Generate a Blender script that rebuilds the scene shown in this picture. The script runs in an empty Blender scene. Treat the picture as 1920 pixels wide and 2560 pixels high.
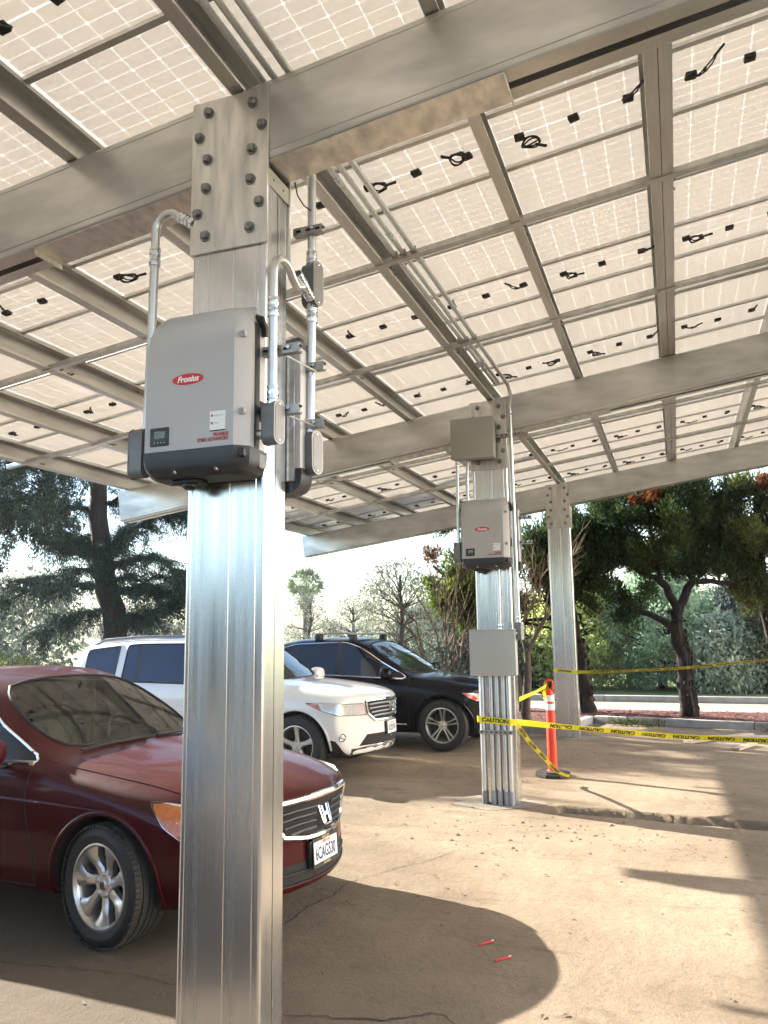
import bpy, bmesh, math, random
import numpy as np
from mathutils import Vector, Matrix, Euler
from mathutils.bvhtree import BVHTree
R = math.radians
random.seed(7); np.random.seed(7)
scn = bpy.context.scene
col = scn.collection
# ------------------------------------------------------------------ camera
cam_d = bpy.data.cameras.new('camera'); cam = bpy.data.objects.new('camera', cam_d); col.objects.link(cam)
cam_d.sensor_fit = 'VERTICAL'; cam_d.sensor_height = 36; cam_d.sensor_width = 27
cam_d.lens = 36 * 2014.12 / 2560; cam_d.clip_end = 2000; cam_d.clip_start = .05
_y, _p, _r = R(19.7675), R(8.5362), R(-.7215)
_fw = Vector((-math.sin(_y)*math.cos(_p), math.cos(_y)*math.cos(_p), math.sin(_p)))
_rt = Vector((math.cos(_y), math.sin(_y), 0)); _up = _rt.cross(_fw)
_rt2 = _rt*math.cos(_r) + _up*math.sin(_r); _up2 = -_rt*math.sin(_r) + _up*math.cos(_r)
_m = Matrix((_rt2, _up2, -_fw)).transposed().to_4x4(); _m.translation = (1.8617, -3.088, 1.789)
cam.matrix_world = _m
scn.camera = cam
# ------------------------------------------------------------------ sky and sun
SUN_EL, SUN_AZ = 26.3, 71.0          # elevation; azimuth from +Y towards -X
w = bpy.data.worlds.new('World'); scn.world = w; w.use_nodes = True
nt = w.node_tree; bg = nt.nodes['Background']
sky = nt.nodes.new('ShaderNodeTexSky'); sky.sky_type = 'NISHITA'; sky.sun_disc = False
sky.sun_elevation = R(SUN_EL); sky.sun_rotation = R(SUN_AZ)
sky.air_density = 1.0; sky.dust_density = 1.6; sky.ozone_density = 1.0; sky.altitude = 50
nt.links.new(sky.outputs[0], bg.inputs[0]); bg.inputs[1].default_value = .105
sd = bpy.data.lights.new('sun', 'SUN'); sun = bpy.data.objects.new('sun', sd); col.objects.link(sun)
sd.energy = 5.0; sd.angle = R(.55); sd.color = (1, .945, .86)
_sd = Vector((-math.sin(R(SUN_AZ))*math.cos(R(SUN_EL)), math.cos(R(SUN_AZ))*math.cos(R(SUN_EL)), math.sin(R(SUN_EL))))
sun.rotation_euler = _sd.to_track_quat('Z', 'Y').to_euler(); sun.location = _sd*40
vs = scn.view_settings; vs.view_transform = 'Standard'; vs.look = 'None'; vs.exposure = 2.38; vs.gamma = 1
vs.use_curve_mapping = False
cy = scn.cycles; cy.use_denoising = True; cy.max_bounces = 10; cy.diffuse_bounces = 5; cy.glossy_bounces = 4
cy.transmission_bounces = 6; cy.transparent_max_bounces = 10; cy.sample_clamp_indirect = 8; cy.caustics_reflective = False; cy.caustics_refractive = False
# ------------------------------------------------------------------ helpers
XF = {}                                   # object name -> world matrix
def xf(o): return XF.get(o.name, Matrix.Identity(4))
def tag(o, label=None, cat=None, group=None, kind=None):
    if label: o['label'] = label
    if cat: o['category'] = cat
    if group: o['group'] = group
    if kind: o['kind'] = kind
    return o
def thing(name, label, cat, loc=(0, 0, 0), rz=0, group=None, rot=None):
    o = bpy.data.objects.new(name, None); col.objects.link(o); o.empty_display_size = .1
    o.location = loc; o.rotation_euler = rot if rot else (0, 0, rz)
    XF[o.name] = Matrix.Translation(loc) @ Euler(o.rotation_euler).to_matrix().to_4x4()
    return tag(o, label, cat, group)
def link(name, me, mat, parent=None):
    if mat is not None and len(me.materials) == 0: me.materials.append(mat)
    o = bpy.data.objects.new(name, me); col.objects.link(o)
    if parent is not None:
        o.parent = parent; XF[o.name] = xf(parent)
    return o
def copy_tree(o, parent=None):
    c = o.copy(); col.objects.link(c)
    if parent is not None: c.parent = parent
    for ch in o.children: copy_tree(ch, c)
    return c
def smooth(me, ang=38):
    me.shade_smooth(); me.set_sharp_from_angle(angle=R(ang))
def np_mesh(name, V, F, sm=False):
    V = np.asarray(V, np.float32); F = np.asarray(F, np.int32)
    me = bpy.data.meshes.new(name); n, k = F.shape
    me.vertices.add(len(V)); me.vertices.foreach_set('co', V.ravel())
    me.loops.add(n*k); me.loops.foreach_set('vertex_index', F.ravel())
    me.polygons.add(n); me.polygons.foreach_set('loop_start', np.arange(0, n*k, k, dtype=np.int32))
    me.update(calc_edges=True)
    if sm: me.shade_smooth()
    return me
def frame_of(d):
    d = Vector(d).normalized(); a = Vector((0, 0, 1)) if abs(d.z) < .9 else Vector((1, 0, 0))
    u = a.cross(d).normalized(); return u, d.cross(u).normalized()
class MB:
    def __init__(s): s.v = []; s.f = []
    def add(s, vs, fs):
        b = len(s.v); s.v += [tuple(v) for v in vs]; s.f += [tuple(i+b for i in f) for f in fs]; return s
    def box(s, a, b, M=None):
        x0, y0, z0 = a; x1, y1, z1 = b
        P = [(x0,y0,z0),(x1,y0,z0),(x1,y1,z0),(x0,y1,z0),(x0,y0,z1),(x1,y0,z1),(x1,y1,z1),(x0,y1,z1)]
        if M is not None: P = [M @ Vector(p) for p in P]
        return s.add(P, [(0,3,2,1),(4,5,6,7),(0,1,5,4),(1,2,6,5),(2,3,7,6),(3,0,4,7)])
    def bbox(s, a, b, r=.005, seg=2, M=None):          # box with rounded edges
        bm = bmesh.new(); bmesh.ops.create_cube(bm, size=1)
        c = [(a[i]+b[i])/2 for i in range(3)]; d = [abs(b[i]-a[i]) for i in range(3)]
        for v in bm.verts: v.co = Vector([c[i]+v.co[i]*d[i] for i in range(3)])
        bmesh.ops.bevel(bm, geom=list(bm.edges), offset=r, segments=seg, affect='EDGES', profile=.5)
        bm.verts.index_update()
        P = [M @ v.co if M is not None else v.co.copy() for v in bm.verts]
        s.add(P, [[v.index for v in f.verts] for f in bm.faces]); bm.free(); return s
    def tube(s, pts, r, seg=10, cap=True):
        pts = [Vector(p) for p in pts]; n = len(pts)
        rr = r if isinstance(r, (list, tuple)) else [r]*n
        T = [(pts[min(i+1, n-1)] - pts[max(i-1, 0)]).normalized() for i in range(n)]
        u, v = frame_of(T[0]); P = []
        for i in range(n):
            u = (u - T[i]*u.dot(T[i])).normalized(); v = T[i].cross(u)
            for k in range(seg):
                a = 2*math.pi*k/seg; P.append(pts[i] + (u*math.cos(a)+v*math.sin(a))*rr[i])
        F = [(i*seg+k, i*seg+(k+1) % seg, (i+1)*seg+(k+1) % seg, (i+1)*seg+k) for i in range(n-1) for k in range(seg)]
        if cap: F += [tuple(range(seg-1, -1, -1)), tuple((n-1)*seg+k for k in range(seg))]
        return s.add(P, F)
    def lathe(s, prof, o, ax, seg=24, closed=False):   # prof: (radius, along axis)
        o = Vector(o); ax = Vector(ax).normalized(); u, v = frame_of(ax); P = []; n = len(prof)
        for r, h in prof:
            for k in range(seg):
                a = 2*math.pi*k/seg; P.append(o + ax*h + (u*math.cos(a)+v*math.sin(a))*r)
        F = [(i*seg+k, i*seg+(k+1) % seg, ((i+1) % n)*seg+(k+1) % seg, ((i+1) % n)*seg+k) for i in range(n if closed else n-1) for k in range(seg)]
        return s.add(P, F)
    def prism(s, poly, M, t):                           # 2D polygon in M's xy plane, thickness t along M's z
        n = len(poly); P = [M @ Vector((x, y, 0)) for x, y in poly] + [M @ Vector((x, y, t)) for x, y in poly]
        return s.add(P, [tuple(range(n-1, -1, -1)), tuple(range(n, 2*n))] + [(i, (i+1) % n, n+(i+1) % n, n+i) for i in range(n)])
    def grid(s, rows):                                  # list of equal-length point rows
        n = len(rows[0]); return s.add([p for r in rows for p in r], [(i*n+k, i*n+k+1, (i+1)*n+k+1, (i+1)*n+k) for i in range(len(rows)-1) for k in range(n-1)])
    def xform(s, M): s.v = [tuple(M @ Vector(v)) for v in s.v]; return s
    def mesh(s, name, ang=38, flat=False):
        me = bpy.data.meshes.new(name); me.from_pydata(s.v, [], s.f); me.update()
        if not flat: smooth(me, ang)
        return me
    def build(s, name, mat, parent=None, world=False, ang=38, flat=False):
        if world and parent is not None: s.xform(xf(parent).inverted())
        return link(name, s.mesh(name, ang, flat), mat, parent)
def arc(c, u, v, r, a0, a1, n=8):
    c, u, v = Vector(c), Vector(u), Vector(v)
    return [c + (u*math.cos(R(a0+(a1-a0)*i/n)) + v*math.sin(R(a0+(a1-a0)*i/n)))*r for i in range(n+1)]
def text_mb(body, size=1, extrude=0, align='CENTER', bold=0, xs=1, shear=0):
    cu = bpy.data.curves.new('t', 'FONT'); cu.body = body; cu.size = size; cu.extrude = extrude; cu.align_x = align
    cu.align_y = 'CENTER'; cu.offset = bold; cu.shear = shear; cu.resolution_u = 3
    o = bpy.data.objects.new('t', cu); me = o.to_mesh()
    mb = MB().add([Vector((v.co.x*xs, v.co.y, v.co.z)) for v in me.vertices], [tuple(p.vertices) for p in me.polygons])
    o.to_mesh_clear(); bpy.data.objects.remove(o); bpy.data.curves.remove(cu); return mb
def plane_M(o, x, y):                                    # matrix with given origin, x axis and y axis
    x = Vector(x).normalized(); y = Vector(y); z = x.cross(y).normalized(); y = z.cross(x)
    m = Matrix((x, y, z)).transposed().to_4x4(); m.translation = o; return m
# ------------------------------------------------------------------ materials
MATS = {}
def node(t, kind, **k):
    n = t.nodes.new(kind)
    for a, b in k.items(): setattr(n, a, b)
    return n
def mat(name, c=(.5, .5, .5), rough=.5, metal=0, c2=None, scale=6, stretch=(1, 1, 1), detail=5, mixlo=.35, mixhi=.65, rvar=0, bump=0, bscale=40,
        bstretch=None, coat=0, spec=None, trans=0, emis=None, island=0, alpha=1, space='world', aniso=0, dust=0, dustc=(.30, .22, .15), coatr=.04):
    if name in MATS: return MATS[name]
    m = bpy.data.materials.new(name); m.use_nodes = True; t = m.node_tree; L = t.links.new
    b = t.nodes['Principled BSDF']; b.inputs['Base Color'].default_value = (*c, 1)
    b.inputs['Roughness'].default_value = rough; b.inputs['Metallic'].default_value = metal
    if coat: b.inputs['Coat Weight'].default_value = coat; b.inputs['Coat Roughness'].default_value = coatr
    if spec is not None: b.inputs['Specular IOR Level'].default_value = spec
    if trans: b.inputs['Transmission Weight'].default_value = trans
    if aniso: b.inputs['Anisotropic'].default_value = aniso
    if alpha < 1: b.inputs['Alpha'].default_value = alpha
    if space == 'world': src = node(t, 'ShaderNodeNewGeometry').outputs['Position']
    else: src = node(t, 'ShaderNodeTexCoord').outputs['Object']
    def noise(sc, st, det=5, ro=.55):
        mp = node(t, 'ShaderNodeMapping'); mp.inputs['Scale'].default_value = [sc*x for x in st]; L(src, mp.inputs['Vector'])
        n = node(t, 'ShaderNodeTexNoise'); n.inputs['Scale'].default_value = 1; n.inputs['Detail'].default_value = det; n.inputs['Roughness'].default_value = ro
        L(mp.outputs[0], n.inputs['Vector']); return n.outputs['Fac']
    colsock = None
    if c2 is not None:
        f = noise(scale, stretch, detail)
        r = node(t, 'ShaderNodeMapRange'); r.inputs['From Min'].default_value = mixlo; r.inputs['From Max'].default_value = mixhi; L(f, r.inputs['Value'])
        mx = node(t, 'ShaderNodeMix', data_type='RGBA'); mx.inputs['A'].default_value = (*c, 1); mx.inputs['B'].default_value = (*c2, 1)
        L(r.outputs[0], mx.inputs['Factor']); colsock = mx.outputs['Result']
        if rvar:
            rr = node(t, 'ShaderNodeMapRange'); rr.inputs['To Min'].default_value = rough-rvar; rr.inputs['To Max'].default_value = rough+rvar
            L(r.outputs[0], rr.inputs['Value']); L(rr.outputs[0], b.inputs['Roughness'])
    if island:
        g = node(t, 'ShaderNodeNewGeometry'); hs = node(t, 'ShaderNodeHueSaturation')
        r = node(t, 'ShaderNodeMapRange'); r.inputs['To Min'].default_value = 1-island; r.inputs['To Max'].default_value = 1+island*1.4; L(g.outputs['Random Per Island'], r.inputs['Value'])
        L(r.outputs[0], hs.inputs['Value'])
        if colsock: L(colsock, hs.inputs['Color'])
        else: hs.inputs['Color'].default_value = (*c, 1)
        colsock = hs.outputs[0]
    if dust:                                             # settled dust and grit on upward faces
        g = node(t, 'ShaderNodeNewGeometry'); sp = node(t, 'ShaderNodeSeparateXYZ'); L(g.outputs['Normal'], sp.inputs[0])
        up = node(t, 'ShaderNodeMapRange'); up.inputs['From Min'].default_value = .35; up.inputs['From Max'].default_value = .95; up.inputs['To Max'].default_value = dust; L(sp.outputs['Z'], up.inputs['Value'])
        nf = noise(9, (1, 1, 1), 8, .7); r = node(t, 'ShaderNodeMapRange'); r.inputs['From Min'].default_value = .3; r.inputs['From Max'].default_value = .7; L(nf, r.inputs['Value'])
        mu = node(t, 'ShaderNodeMath', operation='MULTIPLY'); L(up.outputs[0], mu.inputs[0]); L(r.outputs[0], mu.inputs[1])
        vo = node(t, 'ShaderNodeTexVoronoi'); vo.inputs['Scale'].default_value = 55; L(src, vo.inputs['Vector'])
        vr = node(t, 'ShaderNodeMapRange'); vr.inputs['From Min'].default_value = .10; vr.inputs['From Max'].default_value = .06; L(vo.outputs['Distance'], vr.inputs['Value'])
        sp2 = noise(5, (1, 1, 1), 2); sr = node(t, 'ShaderNodeMapRange'); sr.inputs['From Min'].default_value = .5; sr.inputs['From Max'].default_value = .6; L(sp2, sr.inputs['Value'])
        m2 = node(t, 'ShaderNodeMath', operation='MULTIPLY'); L(vr.outputs[0], m2.inputs[0]); L(sr.outputs[0], m2.inputs[1])
        m3 = node(t, 'ShaderNodeMath', operation='MULTIPLY'); L(m2.outputs[0], m3.inputs[0]); L(up.outputs[0], m3.inputs[1]); m3.use_clamp = True
        ad = node(t, 'ShaderNodeMath', operation='MAXIMUM'); L(mu.outputs[0], ad.inputs[0]); L(m3.outputs[0], ad.inputs[1])
        mx = node(t, 'ShaderNodeMix', data_type='RGBA'); mx.inputs['B'].default_value = (*dustc, 1); L(ad.outputs[0], mx.inputs['Factor'])
        if colsock: L(colsock, mx.inputs['A'])
        else: mx.inputs['A'].default_value = (*c, 1)
        colsock = mx.outputs['Result']
        rr = node(t, 'ShaderNodeMapRange'); rr.inputs['To Min'].default_value = rough; rr.inputs['To Max'].default_value = .8; L(ad.outputs[0], rr.inputs['Value']); L(rr.outputs[0], b.inputs['Roughness'])
        if coat:
            cr = node(t, 'ShaderNodeMapRange'); cr.inputs['To Min'].default_value = coat; cr.inputs['To Max'].default_value = 0; L(ad.outputs[0], cr.inputs['Value']); L(cr.outputs[0], b.inputs['Coat Weight'])
    if colsock: L(colsock, b.inputs['Base Color'])
    if bump:
        f = noise(bscale, bstretch or stretch, 6, .6); bp = node(t, 'ShaderNodeBump'); bp.inputs['Strength'].default_value = bump; bp.inputs['Distance'].default_value = .01
        L(f, bp.inputs['Height']); L(bp.outputs[0], b.inputs['Normal'])
    if emis: b.inputs['Emission Color'].default_value = (*emis, 1); b.inputs['Emission Strength'].default_value = 1
    MATS[name] = m; return m
def leaf_mat(name, c, c2, trans=.35, island=.35, scale=.8):
    m = mat(name, c, .75, c2=c2, scale=scale, detail=4, island=island, spec=.15)
    t = m.node_tree; b = t.nodes['Principled BSDF']; out = t.nodes['Material Output']
    tl = node(t, 'ShaderNodeBsdfTranslucent'); mx = node(t, 'ShaderNodeMixShader'); mx.inputs[0].default_value = trans
    src = b.inputs['Base Color'].links[0].from_socket
    hs = node(t, 'ShaderNodeHueSaturation'); hs.inputs['Value'].default_value = 1.5; hs.inputs['Saturation'].default_value = 1.1; t.links.new(src, hs.inputs['Color'])
    t.links.new(hs.outputs[0], tl.inputs['Color']); t.links.new(b.outputs[0], mx.inputs[1]); t.links.new(tl.outputs[0], mx.inputs[2]); t.links.new(mx.outputs[0], out.inputs[0]); return m
def glass_mat(name, tint=(.8, .9, .88), rough=.0, refl=.10):
    m = bpy.data.materials.new(name); m.use_nodes = True; t = m.node_tree; t.nodes.remove(t.nodes['Principled BSDF']); out = t.nodes['Material Output']
    tr = node(t, 'ShaderNodeBsdfTransparent'); tr.inputs[0].default_value = (*tint, 1)
    gl = node(t, 'ShaderNodeBsdfGlossy'); gl.inputs['Roughness'].default_value = .015
    fr = node(t, 'ShaderNodeFresnel'); fr.inputs[0].default_value = 1.5; mx = node(t, 'ShaderNodeMixShader')
    t.links.new(fr.outputs[0], mx.inputs[0]); t.links.new(tr.outputs[0], mx.inputs[1]); t.links.new(gl.outputs[0], mx.inputs[2]); t.links.new(mx.outputs[0], out.inputs[0]); return m
galv_col = mat('galvanised_column', (.70, .715, .72), .24, .96, c2=(.62, .635, .645), scale=1, stretch=(24, 24, .35), detail=3, rvar=.05, bump=.02, bscale=1, bstretch=(160, 160, .5))
galv_beam = mat('galvanised_beam', (.68, .68, .66), .40, .88, c2=(.42, .425, .41), scale=3.5, stretch=(.5, 1, 1.6), detail=10, mixlo=.33, mixhi=.75, rvar=.12, bump=.05, bscale=25)
galv_purlin = mat('galvanised_purlin', (.66, .66, .64), .42, .85, c2=(.52, .52, .50), scale=5, stretch=(2, .25, 2), detail=8, rvar=.08, bump=.04, bscale=30)
galv_plate = mat('galvanised_plate', (.72, .71, .68), .40, .88, c2=(.48, .48, .46), scale=9, stretch=(1.8, 1, .35), detail=10, mixlo=.36, mixhi=.72, rvar=.12, bump=.08, bscale=60)
bolt_m = mat('bolt_steel', (.30, .31, .31), .5, .8, c2=(.20, .21, .21), scale=60)
emt = mat('conduit_steel', (.66, .68, .69), .36, 1, c2=(.60, .62, .64), scale=14, rvar=.06)
emt_fit = mat('conduit_fitting', (.70, .73, .76), .22, 1)
grey_pvc = mat('grey_conduit_body', (.20, .205, .21), .45, .2, c2=(.17, .175, .18), scale=30)
strut_m = mat('strut_steel', (.42, .41, .39), .42, .9, c2=(.30, .29, .28), scale=20)
alum = mat('panel_frame_aluminium', (.66, .65, .62), .38, .85, c2=(.58, .57, .54), scale=6)
black_pl = mat('black_plastic', (.012, .012, .013), .45)
dark_hole = mat('dark_recess', (.006, .006, .006), .8)
# ------------------------------------------------------------------ car toolkit (car space: x forward from the front axle, y left, z up)
def cage(st, tagf, nose_x, tail_x, level, arches, crease=.88):
    bm = bmesh.new(); cr = bm.edges.layers.float.new('crease_edge'); N = 10
    G = []
    for s in st:
        x, bend = s['x'], s.get('bend', 0); P = s['p']; ym = max(p[0] for p in P)
        ring = []
        for j in range(N): ring.append(bm.verts.new((x - bend*(P[j][0]/ym)**2, P[j][0], P[j][1])))
        for j in range(N-2, 0, -1): ring.append(bm.verts.new((x - bend*(P[j][0]/ym)**2, -P[j][0], P[j][1])))
        G.append(ring)
    T = {}
    n = 2*N-2
    def face(vs, t):
        f = bm.faces.new(vs); f.material_index = t; return f
    for i in range(len(G)-1):
        for k in range(n):
            j = k if k < N-1 else n-1-k
            face((G[i][k], G[i][(k+1) % n], G[i+1][(k+1) % n], G[i+1][k]), tagf(i, j))
    for ring, xs, flip in ((G[0], nose_x, 0), (G[-1], tail_x, 1)):
        prev = None
        for j in range(1, N-1):
            L, Rr = ring[j], ring[n-j]
            c = ring[0] if j == 1 else ring[N-1] if j == N-2 else bm.verts.new((xs(L.co.z), 0, L.co.z))
            if prev:
                for q in ((prev[0], prev[1], c, L), (prev[1], prev[2], Rr, c)):
                    face(q if flip else q[::-1], 0)
            prev = (L, c, Rr)
    bmesh.ops.recalc_face_normals(bm, faces=bm.faces)
    for e in bm.edges:
        t = {f.material_index for f in e.link_faces}
        if len(t) > 1: e[cr] = crease
    cv = bm.verts.layers.float.new('crease_vert')
    for v in bm.verts:
        for tg_ in (2, 4, 5):
            if len(v.link_faces) == 4 and sum(f.material_index == tg_ for f in v.link_faces) == 1 and sum(f.material_index in (2, 3, 5) for f in v.link_faces) == 1: v[cv] = .75
    me = bpy.data.meshes.new('tmp'); bm.to_mesh(me); bm.free()
    o = bpy.data.objects.new('tmp', me); col.objects.link(o)
    for k in range(8): me.materials.append(mat('slot%d' % k))
    ss = o.modifiers.new('s', 'SUBSURF'); ss.levels = ss.render_levels = level
    cb = MB()
    for ax, ra in arches:
        for sg in (-1, 1): cb.lathe([(0, .50), (ra, .50), (ra, 1.3), (0, 1.3)], (ax[0], 0, ax[1]), (0, sg, 0), 48)
    cm = bpy.data.meshes.new('cut'); cm.from_pydata(cb.v, [], cb.f); cm.update()
    b2 = bmesh.new(); b2.from_mesh(cm); bmesh.ops.remove_doubles(b2, verts=b2.verts, dist=1e-5); bmesh.ops.recalc_face_normals(b2, faces=b2.faces)
    for f in b2.faces: f.material_index = 7
    b2.to_mesh(cm); b2.free()
    for k in range(8): cm.materials.append(mat('slot%d' % k))
    co = bpy.data.objects.new('cut', cm); col.objects.link(co)
    bo = o.modifiers.new('b', 'BOOLEAN'); bo.operation = 'DIFFERENCE'; bo.solver = 'EXACT'; bo.object = co
    dg = bpy.context.evaluated_depsgraph_get(); res = bpy.data.meshes.new_from_object(o.evaluated_get(dg))
    V = [v.co.copy() for v in res.vertices]; parts = {}
    for p in res.polygons: parts.setdefault(p.material_index, []).append(tuple(p.vertices))
    bvh = BVHTree.FromPolygons(V, [f for t, fs in parts.items() if t != 7 for f in fs])
    for q in (o, co): bpy.data.objects.remove(q)
    for q in (me, cm, res): bpy.data.meshes.remove(q)
    return V, parts, bvh
def sub_mb(V, F):
    ids = sorted({i for f in F for i in f}); mp = {a: b for b, a in enumerate(ids)}
    return MB().add([V[i] for i in ids], [tuple(mp[i] for i in f) for f in F])
def split_islands(F):
    own = {}; par = {}
    def find(a):
        while par[a] != a: par[a] = par[par[a]]; a = par[a]
        return a
    for k, f in enumerate(F):
        for i in f: par.setdefault(i, i)
        for i in f[1:]: par[find(i)] = find(f[0])
    out = {}
    for f in F: out.setdefault(find(f[0]), []).append(f)
    return list(out.values())
def boundary_loops(F):
    E = {}
    for f in F:
        for a, b in zip(f, f[1:]+f[:1]): E.setdefault((min(a, b), max(a, b)), []).append((a, b))
    nx = {}
    for k, l in E.items():
        if len(l) == 1: nx[l[0][0]] = l[0][1]
    loops = []
    while nx:
        a = next(iter(nx)); lp = [a]; b = nx.pop(a)
        while b in nx: lp.append(b); b = nx.pop(b)
        loops.append(lp)
    return loops
def fill2d(poly, cuts=3):
    bm = bmesh.new(); vs = [bm.verts.new((x, y, 0)) for x, y in poly]; bm.faces.new(vs)
    bmesh.ops.triangulate(bm, faces=bm.faces)
    for _ in range(cuts): bmesh.ops.subdivide_edges(bm, edges=bm.edges, cuts=1)
    bmesh.ops.triangulate(bm, faces=bm.faces)
    bm.verts.index_update(); P = [(v.co.x, v.co.y) for v in bm.verts]; F = [tuple(v.index for v in f.verts) for f in bm.faces]; bm.free(); return P, F
def project(bvh, axis, a, b):
    if axis == 'R': o, d = Vector((a, -3, b)), Vector((0, 1, 0))
    elif axis == 'L': o, d = Vector((a, 3, b)), Vector((0, -1, 0))
    elif axis == 'F': o, d = Vector((4, a, b)), Vector((-1, 0, 0))
    elif axis == 'T': o, d = Vector((a, b, 4)), Vector((0, 0, -1))
    h = bvh.ray_cast(o, d)
    if h[0] is None:
        h = bvh.find_nearest(o + d*(3 if axis != 'F' else 3.2)); return h[0], h[1]
    n = h[1] if h[1].dot(d) < 0 else -h[1]
    return h[0], n
def patch(bvh, axis, poly, off=.004, cuts=3, skirt=.02, bulge=0):
    P, F = fill2d(poly, cuts); V = []; N = []
    for a, b in P:
        p, n = project(bvh, axis, a, b); N.append(n); V.append(p + n*off)
    if bulge:
        cx = sum(p[0] for p in P)/len(P); cz = sum(p[1] for p in P)/len(P); mr = max(math.hypot(p[0]-cx, p[1]-cz) for p in P)
        V = [v + n*bulge*(1-(math.hypot(p[0]-cx, p[1]-cz)/mr)**2) for v, n, p in zip(V, N, P)]
    mb = MB().add(V, F)
    for lp in boundary_loops(F):
        m = len(lp); b = len(mb.v); mb.v += [tuple(V[i] - N[i]*skirt) for i in lp]
        mb.f += [(lp[(k+1) % m], lp[k], b+k, b+(k+1) % m) for k in range(m)]
    return mb
def dens(pts, step=.03):
    out = []
    for a, b in zip(pts, pts[1:]):
        n = max(1, int(math.hypot(b[0]-a[0], b[1]-a[1])/step))
        out += [(a[0]+(b[0]-a[0])*k/n, a[1]+(b[1]-a[1])*k/n) for k in range(n)]
    return out + [pts[-1]]
def seam(bvh, axis, pts, r=.004, off=0, mb=None):
    mb = mb or MB(); return mb.tube([project(bvh, axis, *p)[0] + project(bvh, axis, *p)[1]*off for p in dens(pts)], r, 5)
def front_bar(bvh, y0, y1, z, off):                      # smooth bar following the plan curve of the nose
    ys = np.linspace(-abs(y1), abs(y1), 15); c = np.polyfit(ys, [project(bvh, 'F', y, z)[0].x for y in ys], 2)
    return [Vector((np.polyval(c, y)+off, y, z - .010*max(0, (abs(y)/abs(y1)-.7)/.3))) for y in np.linspace(y0, y1, 12)]
def wheel(parent, x, y, z, rad, rim_r, width, style, sg, steer, mats, emblem=None):
    w_ = bpy.data.objects.new('wheel', None); col.objects.link(w_); w_.parent = parent; w_.location = (x, y, z); w_.rotation_euler = (0, 0, R(steer))
    XF[w_.name] = xf(parent) @ Matrix.Translation((x, y, z)) @ Matrix.Rotation(R(steer), 4, 'Z')
    hw = width/2; A = (0, sg, 0)
    prof = [(rim_r-.004, hw-.012), (rim_r+.012, hw-.001), (rim_r+(rad-rim_r)*.45, hw+.006), (rad-.030, hw-.006), (rad-.012, hw-.022)]
    g = [(-.6, -.52), (-.2, -.12), (.12, .2), (.52, .6)]
    pr = list(prof) + [(rad-.002, hw*.66)]
    for a, b in reversed(g): pr += [(rad, hw*b), (rad-.009, hw*b*.98), (rad-.009, hw*a), (rad, hw*a)]
    pr += [(r_, -h_) for r_, h_ in reversed(prof)]
    mb = MB().lathe(pr, (0, 0, 0), A, 64)
    for k in range(72):                                   # tread shoulder blocks
        a = 2*math.pi*k/72; u = Vector((math.cos(a), 0, math.sin(a))); t = Vector((-math.sin(a), 0, math.cos(a)))
        for q in (1, -1):
            M = plane_M(u*(rad-.022)+Vector((0, sg*hw*.80*q, 0)), t, (0, 1, 0)); mb.box((-.0105, -.022, -.006), (.0105, .022, .019 if M.col[2].to_3d().dot(u) > 0 else -.02), M)
    mb.build('tyre', mats['tyre'], w_, ang=30)
    rb = MB().lathe([(rim_r-.02, -hw*.9), (rim_r-.025, hw*.55), (rim_r-.012, hw*.80), (rim_r+.006, hw*.86), (rim_r+.008, hw-.006), (rim_r-.004, hw-.004), (rim_r-.016, hw*.80)], (0, 0, 0), A, 64)
    def spoke(a0, prof_):                                 # prof_: (r, halfwidth, front depth, sweep)
        rows = []
        for r_, hwid, dp, sw in prof_:
            a = a0 + sw; u = Vector((math.cos(a), 0, math.sin(a))); t = Vector((-math.sin(a), 0, math.cos(a))); o = Vector((0, sg, 0))
            c = u*r_
            rows.append([c - t*hwid + o*(dp-.045), c - t*hwid + o*(dp-.012), c - t*hwid*.55 + o*dp, c + t*hwid*.55 + o*dp, c + t*hwid + o*(dp-.012), c + t*hwid + o*(dp-.045)])
        rb.grid(rows)
    dmax = hw-.012; hub = hw-.045
    if style == 'seven':
        for k in range(7):
            a = 2*math.pi*k/7 + .25
            spoke(a, [(.045, .026, hub, 0), (.085, .027, hub-.002, .03), (.12, .026, hub+.006, .10), (.155, .036, hub+.016, .10), (.185, .056, dmax-.01, .06), (rim_r-.008, .070, dmax-.008, .03)])
    elif style == 'fivedouble':
        for k in range(5):
            for e in (-1, 1):
                a = 2*math.pi*k/5 + math.pi/2
                spoke(a, [(.05, .014, hub, e*.34), (.09, .011, hub+.006, e*.20), (.16, .011, hub+.020, e*.155), (rim_r-.008, .014, dmax-.004, e*.15)])
    else:
        for k in range(5):
            a = 2*math.pi*k/5 + math.pi/2
            spoke(a, [(.05, .034, hub, 0), (.10, .026, hub+.004, 0), (.18, .030, hub+.018, 0), (rim_r-.008, .044, dmax-.006, 0)])
    rb.lathe([(.0, hub+.004), (.06, hub+.004), (.068, hub-.004), (.068, hub-.06), (0, hub-.06)], (0, 0, 0), A, 32)
    rb.build('rim', mats['rim'], w_, ang=35)
    for k in range(5):
        a = 2*math.pi*k/5 + .3
        p = Vector((math.cos(a)*.056, 0, math.sin(a)*.056)); MB().lathe([(0, .012), (.008, .011), (.0105, .004), (.0105, -.01), (0, -.01)], p + Vector((0, sg*(hub+.004), 0)), A, 6).build('lug_nut', emt_fit, w_)
    MB().lathe([(.0, .0), (rim_r-.05, .0), (rim_r-.05, -.02), (0, -.02)], (0, -sg*.03, 0), A, 40).build('brake_disc', mats['disc'], w_)
    cap = MB().lathe([(0, .008), (.024, .007), (.030, .001), (.030, -.01)], (0, sg*(hub+.004), 0), A, 24).build('hub_cap', mats['rim'], w_)
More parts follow.
